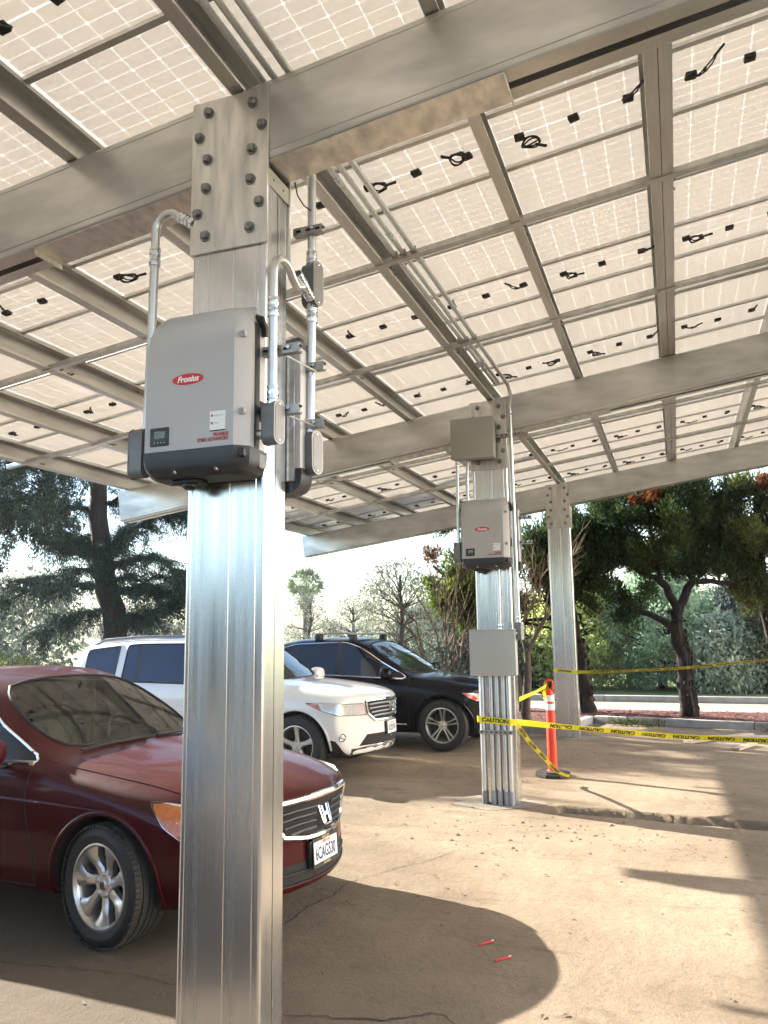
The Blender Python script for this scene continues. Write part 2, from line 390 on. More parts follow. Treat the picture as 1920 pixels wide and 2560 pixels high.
    if emblem:
        M = plane_M(Vector((0, sg*(hub+.0125), 0)), (sg*-1, 0, 0) if sg > 0 else (1, 0, 0), (0, 0, 1))
        emblem(.028, M).build('hub_emblem', mats['emb'], w_)
    return w_
def plate(parent, o, ny, number, top, mats, frame=None, tilt=0):
    # a licence plate facing +x of the car
    M = plane_M(o, (0, 1, 0), (-math.sin(R(tilt)), 0, 1))
    p = MB().bbox((-.152, -.077, -.004), (.152, .077, 0), .0025, 1, M).build('license_plate', mats['plate'], parent)
    t = text_mb(number, .098, .0006, bold=.0018, xs=.62); t.xform(M @ Matrix.Translation((0, -.012, .0012))); t.build('plate_number', mats['plate_blue'], p)
    t = text_mb(top, .030, .0005, xs=1.1, shear=.25); t.xform(M @ Matrix.Translation((0, .050, .0012))); t.build('state_lettering', mats['plate_red'], p)
    if frame:
        f = MB()
        f.box((-.160, .062, -.003), (.160, .083, .005), M); f.box((-.160, -.083, -.003), (.160, -.060, .005), M); f.box((-.160, -.060, -.003), (-.150, .062, .005), M); f.box((.150, -.060, -.003), (.160, .062, .005), M)
        fo = f.build('plate_frame', mats['frame'], p)
        for s_, yy in ((frame[0], .0725), (frame[1], -.0715)):
            t = text_mb(s_, .020, .0005, bold=.0006, xs=1.15); t.xform(M @ Matrix.Translation((0, yy, .0062))); t.build('frame_lettering', mats['gold'], p)
    return p
def honda(s, M):                                         # an upright wide H with splayed legs in a rounded ring
    mb = MB()
    def bar(poly): mb.prism([(x*s, y*s) for x, y in poly], M, s*.12)
    for q in (-1, 1):
        bar([(q*.62, .85), (q*.36, .85), (q*.27, .02), (q*.36, -.85), (q*.60, -.85), (q*.50, .02)][::q])
    bar([(-.30, .13), (-.30, -.17), (.30, -.17), (.30, .13)])
    rows = []
    pts = [(-.98, .80), (-.86, .97), (.86, .97), (.98, .80), (.80, -.82), (.62, -1.02), (-.62, -1.02), (-.80, -.82), (-.98, .80), (-.86, .97)]
    mb.tube([M @ Vector((x*s, y*s, s*.06)) for x, y in dens(pts, .1)], s*.085, 6, False)
    return mb
def toyota(s, M):                                         # three overlapping rings
    mb = MB()
    def ell(cx, cy, a, b, r):
        mb.tube([M @ Vector((s*(cx+a*math.cos(t)), s*(cy+b*math.sin(t)), s*.05)) for t in np.linspace(0, 2*math.pi, 33)], s*r, 6, False)
    ell(0, 0, 1, .68, .09); ell(0, .06, .34, .60, .07); ell(0, .30, .66, .28, .07); return mb
def rings(s, M):
    mb = MB()
    for k in range(4):
        mb.tube([M @ Vector((s*((k-1.5)*.62+.42*math.cos(t)), s*.42*math.sin(t), 0)) for t in np.linspace(0, 2*math.pi, 25)], s*.06, 6, False)
    return mb
def ellipsoid(mb, c, r, nu=20, nv=12, M=None, pw=1):
    rows = []
    for i in range(nv+1):
        a = -math.pi/2 + math.pi*i/nv; row = []
        for k in range(nu+1):
            b = 2*math.pi*k/nu
            f = lambda t: math.copysign(abs(t)**pw, t)
            p = Vector((c[0]+r[0]*f(math.cos(a))*f(math.cos(b)), c[1]+r[1]*f(math.cos(a))*f(math.sin(b)), c[2]+r[2]*f(math.sin(a)))); row.append(M @ p if M is not None else p)
        rows.append(row)
    return mb.grid(rows)
tyre_m = mat('tyre_rubber', (.018, .018, .018), .7, c2=(.030, .028, .025), scale=14, bump=.1, bscale=90)
rim_m = mat('silver_wheel', (.66, .645, .62), .33, .85, c2=(.56, .54, .51), scale=18)
disc_m = mat('dark_brake_disc', (.05, .045, .04), .6, .4)  # dark grey-brown for the brake discs
chrome = mat('chrome_trim', (.85, .86, .88), .07, 1)
lens_amber = mat('amber_lens', (.55, .15, .02), .2, c2=(.38, .09, .01), scale=60, stretch=(1, 1, .2), coat=1)
lens_clear = mat('headlight_lens', (.72, .74, .76), .18, .35, c2=(.50, .52, .54), scale=30, stretch=(1, 1, 3), coat=1)
lens_red = mat('red_lens', (.85, .06, .03), .15, coat=1)
pl_m = {'plate': mat('plate_white', (.80, .80, .78), .4), 'plate_blue': mat('plate_ink', (.02, .03, .12), .5), 'plate_red': mat('plate_red_ink', (.65, .07, .05), .5), 'frame': mat('plate_frame_black', (.02, .02, .018), .4), 'gold': mat('plate_frame_gold', (.45, .36, .18), .4)}
WM = {'tyre': tyre_m, 'rim': rim_m, 'disc': disc_m, 'emb': black_pl}
def S(x, bend, *p): return {'x': x, 'bend': bend, 'p': list(p)}
TAGN = {0: 'body', 1: 'windshield', 2: 'side_window', 3: 'sail_panel', 4: 'rear_window', 5: 'pillar_trim', 6: 'lower_cladding', 7: 'wheel_well'}
# ------------------------------------------------------------------ maroon sedan
def make_sedan():
    paint = mat('maroon_paint', (.048, .0014, .0032), .4, .0, c2=(.042, .0012, .003), scale=3, coat=.35, spec=.1, dust=.13, dustc=(.13, .075, .055), coatr=.03)
    lo = lambda zb, ys, yl, ym, zm: [(0, zb), (ys-.14, zb), (ys, zb+.03), (yl, zb+.17), (ym, zm)]
    st = [S(.84, .36, *lo(.215, .70, .79, .83, .50), (.815, .60), (.76, .665), (.66, .70), (.48, .725), (0, .745)),
          S(.72, .30, *lo(.20, .78, .855, .885, .53), (.87, .66), (.80, .735), (.68, .765), (.5, .785), (0, .805)),
          S(.42, .13, *lo(.19, .84, .895, .915, .57), (.897, .735), (.80, .815), (.68, .842), (.5, .858), (0, .878)),
          S(0, .03, *lo(.19, .85, .90, .918, .60), (.902, .80), (.80, .875), (.69, .90), (.5, .917), (0, .937)),
          S(-.34, .10, *lo(.19, .86, .903, .92, .61), (.908, .855), (.815, .918), (.735, .94), (.63, .955), (0, .985)),
          S(-.44, .20, *lo(.19, .86, .904, .921, .61), (.910, .872), (.845, .932), (.79, .952), (.705, .972), (0, 1.005)),
          S(-.84, .20, *lo(.19, .86, .905, .923, .61), (.912, .885), (.862, .945), (.765, 1.14), (.675, 1.20), (0, 1.24)),
          S(-1.22, .13, *lo(.19, .86, .905, .923, .61), (.912, .89), (.868, .952), (.685, 1.345), (.60, 1.378), (0, 1.415)),
          S(-1.58, .0, *lo(.19, .86, .905, .923, .61), (.912, .895), (.87, .958), (.66, 1.405), (.565, 1.447), (0, 1.474)),
          S(-1.70, .0, *lo(.19, .86, .905, .923, .61), (.912, .897), (.87, .96), (.655, 1.41), (.56, 1.452), (0, 1.478)),
          S(-2.35, .0, *lo(.19, .86, .905, .923, .61), (.912, .905), (.87, .972), (.655, 1.395), (.56, 1.44), (0, 1.468)),
          S(-2.70, .0, *lo(.19, .86, .90, .92, .62), (.91, .91), (.862, .98), (.68, 1.32), (.57, 1.395), (0, 1.43)),
          S(-2.95, .0, *lo(.19, .86, .90, .915, .62), (.905, .92), (.85, .99), (.72, 1.20), (.60, 1.32), (0, 1.365)),
          S(-3.42, -.05, *lo(.20, .84, .885, .90, .62), (.885, .93), (.82, 1.0), (.76, 1.025), (.66, 1.04), (0, 1.06)),
          S(-3.75, -.12, *lo(.22, .80, .86, .88, .62), (.865, .93), (.80, 1.0), (.72, 1.02), (.6, 1.03), (0, 1.045)),
          S(-3.88, -.16, *lo(.26, .74, .80, .83, .60), (.82, .85), (.77, .94), (.70, .97), (.55, .985), (0, 1.0))]
    for q in st:
        if q['x'] > 0: q['x'] *= 1.13
    def tg(i, j):
        if i in (5, 6) and j == 8: return 1
        if i in (6, 7) and j == 6: return 2
        if i == 5 and j == 6: return 3
        if i == 8 and j == 6: return 5
        if i in (9, 10) and j == 6: return 2
        if i == 12 and j == 8: return 4
        return 0
    V, parts, bvh = cage(st, tg, lambda z: 1.07 - .55*max(0, z-.52)**1.0*.35 - .25*max(0, .42-z), lambda z: -3.97, 3, [((0, .325), .375), ((-2.80, .325), .375)])
    t = thing('sedan_car', 'dark red four-door sedan with dusty hood parked behind the nearest steel column', 'car', (-1.318, 1.95, 0), R(-4.6)); t.scale = (1.045, 1.045, 1.065)
    glass = glass_mat('sedan_glass', (.80, .90, .84)); blk = black_pl
    b = sub_mb(V, parts[0]).build('body', paint, t, ang=50)
    [sub_mb(V, q).build('wheel_well', dark_hole, t) for q in split_islands(parts[7])]
    sub_mb(V, parts[1]).build('windshield', glass, t)
    sub_mb(V, parts[4]).build('rear_window', glass, t)
    for isl in split_islands(parts[2]): sub_mb(V, isl).build('side_window', glass, t)
    for isl in split_islands(parts[3]+parts[5]): sub_mb(V, isl).build('pillar_trim', blk, t)
    for isl in split_islands(parts[2]+parts[3]+parts[5]):   # chrome surround of each side glass line
        for lp in boundary_loops(isl): MB().tube([V[i] for i in lp+lp[:1]], .009, 6, False).build('window_trim', chrome, t)
    for lp in boundary_loops(parts[1]): MB().tube([V[i] for i in lp+lp[:1]], .010, 6, False).build('windshield_seal', blk, t)
    gp = mat('panel_gap', (.008, .004, .004), .8)
    for ax in ('R', 'L'):
        seam(bvh, ax, [(-.60, .90), (-.60, .72), (-.52, .45), (-.53, .23)], .0045).build('door_gap', gp, t)
        seam(bvh, ax, [(-1.66, .95), (-1.66, .60), (-1.62, .23)], .0045).build('door_gap', gp, t)
        seam(bvh, ax, [(-.53, .265), (-2.4, .265)], .006).build('sill_line', gp, t)
        sg = -1 if ax == 'R' else 1
        # character crease along doors and fender
        pth = [project(bvh, ax, x, z) for x, z in dens([(.05, .715), (-.4, .735), (-1.4, .755), (-2.6, .79)], .05)]
        MB().tube([p + n*(-.006) for p, n in pth], [.002+.011*math.sin(math.pi*min(1, k/len(pth)*1.2+.05))**.5 if k/len(pth)*1.2+.05 < 1 else .003 for k in range(len(pth))], 8).build('body_crease', paint, t)
        # fender arch lip
        lip = [project(bvh, ax, .388*math.cos(R(a)), .325+.388*math.sin(R(a))) for a in range(-12, 193, 6)]
        MB().tube([p - n*.004 for p, n in lip], .016, 8).build('arch_lip', paint, t)
        poly = [(.30, .775), (.39, .772), (.66, .735), (.72, .62), (.52, .60), (.41, .665)]
        h = patch(bvh, ax, poly, .006, 3, .02, .012).build('headlight', lens_clear, t)
        patch(bvh, ax, [(.305, .77), (.39, .767), (.56, .735), (.58, .612), (.515, .606), (.415, .668)], .010, 3, .02, .010).build('turn_signal', lens_amber, h)
        bez = [project(bvh, ax, x, z) for x, z in dens(poly+poly[:1], .02)]
        MB().tube([p + n*.006 for p, n in bez], .008, 6, False).build('headlight_seal', blk, h)
        # door mirror
        M = Matrix.Translation((-.80, sg*1.03, 1.0)) @ Matrix.Rotation(R(-8*sg), 4, 'Z')
        mm = ellipsoid(MB(), (0, 0, .01), (.085, .125, .085), 22, 14, M, .8).build('side_mirror', paint, t)
        MB().bbox((-.05, -.10, -.085), (.06, .10, -.06), .012, 2, M).bbox((-.05, -.19*sg-.06, -.085), (.05, -.19*sg+.09, -.055), .012, 2, M).build('mirror_base', blk, mm)
        ellipsoid(MB(), (-.06, 0, .01), (.03, .105, .068), 20, 10, M, .8).build('mirror_glass', chrome, mm)
    # hood shut lines, grille, emblem, bumper openings
    for q in (-1, 1): seam(bvh, 'T', [(.40, q*.74), (.0, q*.765), (-.36, q*.78)], .004).build('hood_gap', gp, t)
    gr = patch(bvh, 'F', [(-.40, .70), (.40, .70), (.40, .64), (.33, .545), (.16, .515), (-.16, .515), (-.33, .545), (-.40, .64)], .003, 3, .03).build('grille', dark_hole, t)
    for k, z in enumerate((.665, .625, .585, .548)):
        wv = (.38, .37, .345, .30)[k]
        for e in (-1, 1):
            MB().tube(front_bar(bvh, e*.085, e*wv, z, .012), .0085, 6).build('grille_bar', mat('grille_black', (.012, .012, .013), .5), gr)
    ring = dens([(-.42, .715), (0, .725), (.42, .715), (.43, .645), (.345, .53), (.17, .50), (0, .497), (-.17, .50), (-.345, .53), (-.43, .645), (-.42, .715)], .02)
    MB().tube([project(bvh, 'F', *p)[0] + project(bvh, 'F', *p)[1]*.006 for p in ring], .019, 8, False).build('grille_surround', chrome, gr)
    p0, n0 = project(bvh, 'F', 0, .61)
    honda(.060, plane_M(p0 + Vector((.022, 0, 0)), (0, 1, 0), (-.35, 0, 1))).build('badge', chrome, gr)
    patch(bvh, 'F', [(-.50, .375), (.50, .375), (.55, .27), (-.55, .27)], .003, 3, .02).build('lower_intake', dark_hole, t)
    seam(bvh, 'F', [(-.52, .325), (.52, .325)], .008, .006).build('intake_bar', black_pl, t)
    seam(bvh, 'F', [(-.57, .262), (.57, .262)], .007, .004).build('intake_lip', mat('grille_black'), t)
    for q in (-1, 1): patch(bvh, 'F', [(q*.60, .37), (q*.70, .36), (q*.70, .29), (q*.60, .285)][::q], .004, 2, .02).build('fog_lamp', lens_clear, t)
    p1, _ = project(bvh, 'F', 0, .42)
    MB().bbox((p1.x-.02, -.17, .335), (p1.x+.012, .17, .475), .006, 2).build('plate_mount', black_pl, t)
    plate(t, (p1.x+.020, 0, .405), 0, '6CAG530', 'California', pl_m, ('MERCED', 'HONDA'), 4)
    # wipers and cowl
    wp = MB()
    for y0, y1 in ((.10, .62), (-.58, -.02)):
        wp.tube([project(bvh, 'T', -.46-.10*abs(y)*.6, y)[0] + Vector((0, 0, .012)) for y in np.linspace(y0, y1, 12)], .008, 6)
    wp.build('wiper', black_pl, t)
    # cabin seen through the glass
    beige = mat('beige_upholstery', (.42, .36, .27), .8, c2=(.34, .29, .21), scale=12); dk = mat('dark_dash', (.035, .033, .03), .7)
    tub = MB(); tub.box((-3.0, -.80, .50), (-.62, .80, .56)); 
    for q in (-1, 1): tub.box((-3.0, q*.80, .50), (-.62, q*.845, .95))
    tub.box((-3.05, -.8, .5), (-2.98, .8, 1.0)); tub.build('cabin_floor', beige, t)
    hl = [f for f in parts[0] if all(V[i].z > 1.16 for i in f)]
    hm = sub_mb(V, hl); hm.v = [(x*.985-.02, y*.955, z-.035) for x, y, z in hm.v]; hm.build('headliner', beige, t)
    d = MB(); d.grid([[Vector((x, y, z)) for y in np.linspace(-.78, .78, 9)] for x, z in ((-.50, .95), (-.75, .965), (-.95, .955), (-1.05, .90), (-1.05, .6))])
    d.build('dashboard', dk, t)
    ellipsoid(MB(), (-.95, .40, .965), (.16, .20, .06), 18, 10).build('instrument_hood', dk, t)
    for y in (.40, -.40):
        s_ = MB(); rows = []
        for z, hwid, dx, th in ((.50, .24, -1.62, .14), (.72, .255, -1.68, .15), (.95, .24, -1.74, .13), (1.08, .19, -1.78, .10), (1.13, .12, -1.80, .07)):
            rows.append([Vector((dx + th/2*math.cos(a)*(1), y + hwid*math.copysign(abs(math.sin(a))**.6, math.sin(a)), z)) for a in np.linspace(0, 2*math.pi, 17)])
        s_.grid(rows); s_.bbox((-1.66, y-.26, .50), (-1.12, y+.26, .66), .05, 3); s_.build('seat', beige, t)
        hr = ellipsoid(MB(), (-1.81, y, 1.235), (.055, .135, .095), 20, 12, None, .75); hr.tube([(-1.80, y-.05, 1.05), (-1.81, y-.05, 1.2)], .008).tube([(-1.80, y+.05, 1.05), (-1.81, y+.05, 1.2)], .008); hr.build('headrest', beige, t)
    rsb = MB().bbox((-2.86, -.66, .55), (-2.66, .66, 1.06), .06, 3)
    for y in (-.42, .42): rsb.bbox((-2.84, y-.13, 1.02), (-2.72, y+.13, 1.20), .04, 3)
    rsb.build('rear_seat', beige, t)
    M = plane_M((-1.02, .40, .93), (0, 1, 0), (-.45, 0, 1))
    sw = MB().tube([M @ Vector((.185*math.cos(a), .185*math.sin(a), 0)) for a in np.linspace(0, 2*math.pi, 33)], .016, 8, False)
    sw.bbox((-.07, -.06, -.03), (.07, .05, .02), .02, 2, M).bbox((-.18, -.015, -.012), (.18, .015, .006), .005, 1, M).bbox((-.012, -.18, -.012), (.012, 0, .006), .005, 1, M); sw.build('steering_wheel', dk, t)
    MB().bbox((-1.16, -.13, 1.235), (-1.13, .13, 1.305), .02, 3).tube([(-1.13, 0, 1.30), (-1.10, 0, 1.36)], .01).build('rear_view_mirror', black_pl, t)
    for q in (-1, 1): MB().bbox((-1.69, q*.66-.02, .55), (-1.60, q*.66+.02, 1.38), .015, 2).build('inner_pillar', beige, t)
    emb = lambda s_, M: honda(s_*.62, M)
    wheel(t, 0, -.80, .325, .328, .222, .225, 'seven', -1, -9, WM, emb); wheel(t, 0, .80, .325, .328, .222, .225, 'seven', 1, -9, WM, emb)
    wheel(t, -2.80, -.80, .325, .328, .222, .225, 'seven', -1, 0, WM, emb); wheel(t, -2.80, .80, .325, .328, .222, .225, 'seven', 1, 0, WM, emb)
    for q in (-1, 1): patch(bvh, 'R' if q < 0 else 'L', [(-1.42, .80), (-1.20, .80), (-1.20, .765), (-1.42, .765)], .025, 1, .03).build('door_handle', paint, t)
    return t
make_sedan()
# ------------------------------------------------------------------ the two sport utilities
def make_suv(kind):
    W_ = kind == 'white'
    lo = lambda zb, ys, yl, ym, zm: [(0, zb), (ys-.14, zb), (ys, zb+.04), (yl, zb+.22), (ym, zm)]
    if W_:
        st = [S(.80, .34, *lo(.26, .74, .84, .875, .62), (.87, .78), (.82, .87), (.72, .915), (.52, .935), (0, .955)),
              S(.70, .28, *lo(.24, .80, .895, .925, .64), (.915, .82), (.85, .93), (.74, .965), (.54, .985), (0, 1.005)),
              S(.40, .10, *lo(.23, .86, .93, .95, .66), (.935, .88), (.85, .99), (.74, 1.025), (.54, 1.045), (0, 1.06)),
              S(0, .02, *lo(.23, .88, .935, .955, .68), (.94, .93), (.85, 1.04), (.75, 1.075), (.55, 1.095), (0, 1.11)),
              S(-.28, .08, *lo(.23, .88, .935, .955, .68), (.94, .96), (.87, 1.065), (.80, 1.095), (.66, 1.115), (0, 1.135)),
              S(-.36, .16, *lo(.23, .88, .935, .955, .68), (.94, .97), (.88, 1.075), (.835, 1.10), (.73, 1.125), (0, 1.15)),
              S(-.74, .16, *lo(.23, .88, .935, .955, .68), (.94, .985), (.89, 1.08), (.81, 1.30), (.72, 1.38), (0, 1.415)),
              S(-1.10, .12, *lo(.23, .88, .935, .955, .68), (.94, .99), (.895, 1.085), (.765, 1.56), (.66, 1.62), (0, 1.655)),
              S(-1.52, 0, *lo(.23, .88, .935, .955, .68), (.94, 1.0), (.897, 1.09), (.745, 1.625), (.63, 1.685), (0, 1.715)),
              S(-1.64, 0, *lo(.23, .88, .935, .955, .68), (.94, 1.0), (.897, 1.095), (.742, 1.63), (.63, 1.69), (0, 1.72)),
              S(-2.42, 0, *lo(.23, .88, .935, .955, .68), (.94, 1.01), (.895, 1.11), (.742, 1.63), (.63, 1.69), (0, 1.72)),
              S(-2.47, 0, *lo(.23, .88, .935, .955, .68), (.94, 1.01), (.895, 1.112), (.742, 1.628), (.63, 1.69), (0, 1.72)),
              S(-2.68, 0, *lo(.23, .88, .935, .955, .68), (.94, 1.015), (.893, 1.118), (.745, 1.615), (.63, 1.685), (0, 1.715)),
              S(-2.80, 0, *lo(.23, .88, .93, .952, .68), (.938, 1.02), (.89, 1.125), (.75, 1.605), (.63, 1.68), (0, 1.71)),
              S(-3.38, -.05, *lo(.25, .86, .92, .94, .68), (.925, 1.03), (.875, 1.16), (.76, 1.55), (.63, 1.645), (0, 1.68)),
              S(-3.62, -.10, *lo(.28, .82, .89, .92, .68), (.90, 1.03), (.85, 1.17), (.76, 1.42), (.63, 1.55), (0, 1.60)),
              S(-3.78, -.14, *lo(.32, .76, .84, .87, .68), (.86, .98), (.81, 1.08), (.74, 1.16), (.60, 1.20), (0, 1.24))]
        gl = {6: 2, 7: 2, 8: 5, 9: 2, 10: 5, 11: 2, 12: 0, 13: 2}; paint = mat('white_paint', (.80, .79, .76), .30, 0, c2=(.76, .74, .71), scale=2, coat=1, coatr=.04)
        pose = ((-2.767, 7.387, 0), -.9, 1.033); label = 'white sport utility vehicle with silver roof rails and dark tinted rear glass'
        nose = lambda z: 1.06 - .12*max(0, z-.75) - .25*max(0, .42-z); tail = lambda z: -3.88; rad, rr, wd = .372, .245, .245
    else:
        st = [S(.74, .34, *lo(.25, .72, .83, .865, .60), (.86, .72), (.80, .80), (.70, .835), (.50, .855), (0, .875)),
              S(.62, .28, *lo(.23, .80, .89, .915, .62), (.905, .77), (.83, .86), (.72, .89), (.52, .91), (0, .93)),
              S(.35, .10, *lo(.22, .85, .92, .935, .64), (.925, .83), (.84, .925), (.74, .955), (.54, .975), (0, .99)),
              S(0, .02, *lo(.22, .87, .925, .94, .66), (.93, .88), (.84, .97), (.75, 1.0), (.55, 1.02), (0, 1.035)),
              S(-.34, .08, *lo(.22, .87, .925, .94, .66), (.93, .92), (.86, 1.0), (.79, 1.03), (.66, 1.05), (0, 1.07)),
              S(-.44, .16, *lo(.22, .87, .925, .94, .66), (.93, .93), (.865, 1.01), (.82, 1.035), (.72, 1.055), (0, 1.085)),
              S(-.88, .16, *lo(.22, .87, .925, .94, .66), (.93, .945), (.872, 1.02), (.79, 1.26), (.70, 1.32), (0, 1.36)),
              S(-1.28, .12, *lo(.22, .87, .925, .94, .66), (.93, .955), (.875, 1.03), (.735, 1.49), (.64, 1.535), (0, 1.575)),
              S(-1.62, 0, *lo(.22, .87, .925, .94, .66), (.93, .96), (.875, 1.035), (.71, 1.555), (.61, 1.605), (0, 1.635)),
              S(-1.74, 0, *lo(.22, .87, .925, .94, .66), (.93, .96), (.875, 1.04), (.705, 1.56), (.60, 1.615), (0, 1.642)),
              S(-2.45, 0, *lo(.22, .87, .925, .94, .66), (.93, .975), (.872, 1.055), (.71, 1.535), (.60, 1.60), (0, 1.63)),
              S(-2.53, 0, *lo(.22, .87, .925, .94, .66), (.93, .977), (.87, 1.06), (.712, 1.525), (.60, 1.595), (0, 1.625)),
              S(-2.95, 0, *lo(.24, .86, .92, .935, .66), (.925, .99), (.86, 1.09), (.74, 1.42), (.62, 1.53), (0, 1.57)),
              S(-3.25, -.03, *lo(.25, .84, .91, .925, .66), (.91, 1.0), (.845, 1.11), (.76, 1.30), (.64, 1.42), (0, 1.47)),
              S(-3.58, -.08, *lo(.28, .80, .88, .90, .66), (.885, .98), (.83, 1.07), (.76, 1.12), (.62, 1.15), (0, 1.18)),
              S(-3.70, -.12, *lo(.32, .74, .82, .85, .66), (.84, .92), (.79, .99), (.72, 1.02), (.58, 1.04), (0, 1.06))]
        gl = {6: 2, 7: 2, 8: 5, 9: 2, 10: 5, 11: 2}; paint = mat('black_paint', (.003, .0035, .006), .3, 0, c2=(.0025, .003, .005), scale=3, coat=.28, spec=.05, coatr=.02)
        pose = ((-1.56, 10.05, 0), -3, 1.06); label = 'black sport utility vehicle with chrome window line and roof cross bars'
        nose = lambda z: .875 - .12*max(0, z-.70) - .25*max(0, .42-z); tail = lambda z: -3.80; rad, rr, wd = .365, .245, .235
    if W_:
        for q in st:
            if q['x'] > 0: q['x'] *= 1.13
    last = len(st)-2
    def tg(i, j):
        if i in (5, 6) and j == 8: return 1
        if i == 5 and j == 6: return 3
        if j == 6 and i in gl: return gl[i]
        if i == last-1 and j == 8: return 4
        if j in (1, 2) and i > 0 and i < last: return 6
        return 0
    V, parts, bvh = cage(st, tg, nose, tail, 3, [((0, rad-.003), .425), ((-2.80, rad-.003), .425)])
    t = thing('utility_vehicle', label, 'car', pose[0], R(pose[1])); t.scale = (pose[2],)*3
    tint = mat('tinted_glass_blue', (.008, .018, .055), .02, spec=.5) if W_ else mat('tinted_glass_dark', (.004, .008, .02), .02, spec=.45)
    wsg = mat('windshield_glass_white' if W_ else 'windshield_glass_black', (.012, .025, .022), .02, spec=.6)
    clad = mat('black_cladding', (.02, .02, .02), .55)
    sub_mb(V, parts[0]).build('body', paint, t, ang=50); [sub_mb(V, q).build('wheel_well', dark_hole, t) for q in split_islands(parts[7])]
    [sub_mb(V, q).build('lower_cladding', clad if W_ else paint, t) for q in split_islands(parts[6])]
    sub_mb(V, parts[1]).build('windshield', wsg, t); sub_mb(V, parts[4]).build('rear_window', tint, t)
    for isl in split_islands(parts[2]): sub_mb(V, isl).build('side_window', tint, t)
    for isl in split_islands(parts[3]+parts[5]): sub_mb(V, isl).build('pillar_trim', black_pl, t)
    for isl in split_islands(parts[2]+parts[3]+parts[5]):
        for lp in boundary_loops(isl): MB().tube([V[i] for i in lp+lp[:1]], .011, 6, False).build('window_trim', black_pl if W_ else chrome, t)
    for lp in boundary_loops(parts[1]): MB().tube([V[i] for i in lp+lp[:1]], .012, 6, False).build('windshield_seal', black_pl, t)
    gp = mat('panel_gap')
    for ax in ('R', 'L'):
        sg = -1 if ax == 'R' else 1
        for l in ([(-.52, 1.05), (-.52, .7), (-.50, .34)], [(-1.58, 1.07), (-1.58, .34)], [(-2.60, 1.08), (-2.55, .8), (-2.42, .55)]): seam(bvh, ax, l, .005).build('door_gap', gp, t)
        for x in (-1.42, -2.42): patch(bvh, ax, [(x, .93), (x+.22, .93), (x+.22, .895), (x, .895)], .03, 1, .03).build('door_handle', paint if W_ else chrome, t)
        lip = [project(bvh, ax, .438*math.cos(R(a)), rad+.438*math.sin(R(a))) for a in range(-6, 187, 6)]
        MB().tube([p - n*.004 for p, n in lip], .016, 8).build('arch_lip', paint, t)
        M = Matrix.Translation((-.66 if W_ else -.80, sg*1.06, 1.12 if W_ else 1.07)) @ Matrix.Rotation(R(-8*sg), 4, 'Z')
        mm = ellipsoid(MB(), (0, 0, .02), (.09, .13, .10), 20, 12, M, .75).build('side_mirror', paint, t)
        MB().bbox((-.05, -.20*sg-.06, -.08), (.05, -.20*sg+.09, -.045), .012, 2, M).build('mirror_base', black_pl, mm)
        # headlights
        if W_:
            poly = [(.14, .885), (.36, .885), (.74, .865), (.76, .73), (.55, .745), (.32, .81)]
            h = patch(bvh, ax, poly, .006, 4, .02, .012).build('headlight', lens_clear, t)
            patch(bvh, ax, [(.145, .88), (.30, .872), (.36, .80), (.30, .815)], .010, 3, .02, .008).build('turn_signal', lens_amber, h)
            fp, fn = project(bvh, ax, .58, .48); fl = MB().lathe([(.030, .004), (.042, .012), (.050, .006), (.052, -.01)], fp, fn, 20).build('fog_lamp_trim', chrome, t)
            MB().lathe([(0, .012), (.028, .009), (.034, 0)], fp, fn, 16).build('fog_lamp', lens_clear, fl)
            bez = [project(bvh, ax, x, z) for x, z in dens(poly+poly[:1], .02)]; MB().tube([p + n*.005 for p, n in bez], .007, 6, False).build('headlight_seal', black_pl, h)
        else:
            poly = [(.30, .82), (.60, .80), (.62, .70), (.46, .70)]
            h = patch(bvh, ax, poly, .006, 4, .02, .010).build('headlight', lens_clear, t)
            patch(bvh, ax, [(.31, .815), (.42, .80), (.50, .71), (.46, .70)], .010, 3, .02, .006).build('turn_signal', lens_red, h)
        # roof rails
        if W_:
            zr = lambda x: project(bvh, 'T', x, .60)[0].z
            rl = MB().tube([(x, sg*.60, zr(x)+.045-.045*(1 if x in (-1.25, -3.38) else 0)) for x in (-1.25, -1.40, -2.0, -2.6, -3.2, -3.38)], [.012, .020, .020, .020, .022, .012], 8)
            rl.build('roof_rail', mat('grey_rail', (.16, .165, .18), .4, .3), t)
    if not W_:
        for x in (-1.55, -2.15):
            zr = project(bvh, 'T', x, .58)[0].z; cb_ = MB().bbox((x-.045, -.66, zr+.085), (x+.045, .66, zr+.108), .010, 2).build('cross_bar', mat('bar_silver', (.35, .36, .37), .35, .8), t)
            for q in (-1, 1): MB().bbox((x-.055, q*.60-.05, zr-.03), (x+.055, q*.60+.05, zr+.087), .015, 2).build('bar_foot', black_pl, cb_)
    # front end
    if W_:
        gr = patch(bvh, 'F', [(-.50, .885), (.50, .885), (.46, .74), (.36, .665), (-.36, .665), (-.46, .74)], .003, 3, .03).build('grille', dark_hole, t)
        for z, wv in ((.855, .48), (.805, .47), (.755, .44), (.71, .40)):
            MB().tube(front_bar(bvh, -wv, wv, z, .012), .013, 6).build('grille_bar', mat('bar_silver', (.35, .36, .37), .35, .8), gr)
        ring = dens([(-.52, .895), (0, .905), (.52, .895), (.48, .735), (.37, .65), (-.37, .65), (-.48, .735), (-.52, .895)], .02)
        MB().tube([project(bvh, 'F', *p)[0] + project(bvh, 'F', *p)[1]*.004 for p in ring], .017, 8, False).build('grille_surround', chrome, gr)
        p0, _ = project(bvh, 'F', 0, .80); toyota(.092, plane_M(p0 + Vector((.025, 0, 0)), (0, 1, 0), (-.2, 0, 1))).build('badge', chrome, gr)
        patch(bvh, 'F', [(-.50, .49), (.50, .49), (.62, .36), (-.62, .36)], .004, 3, .02).build('lower_intake', dark_hole, t)
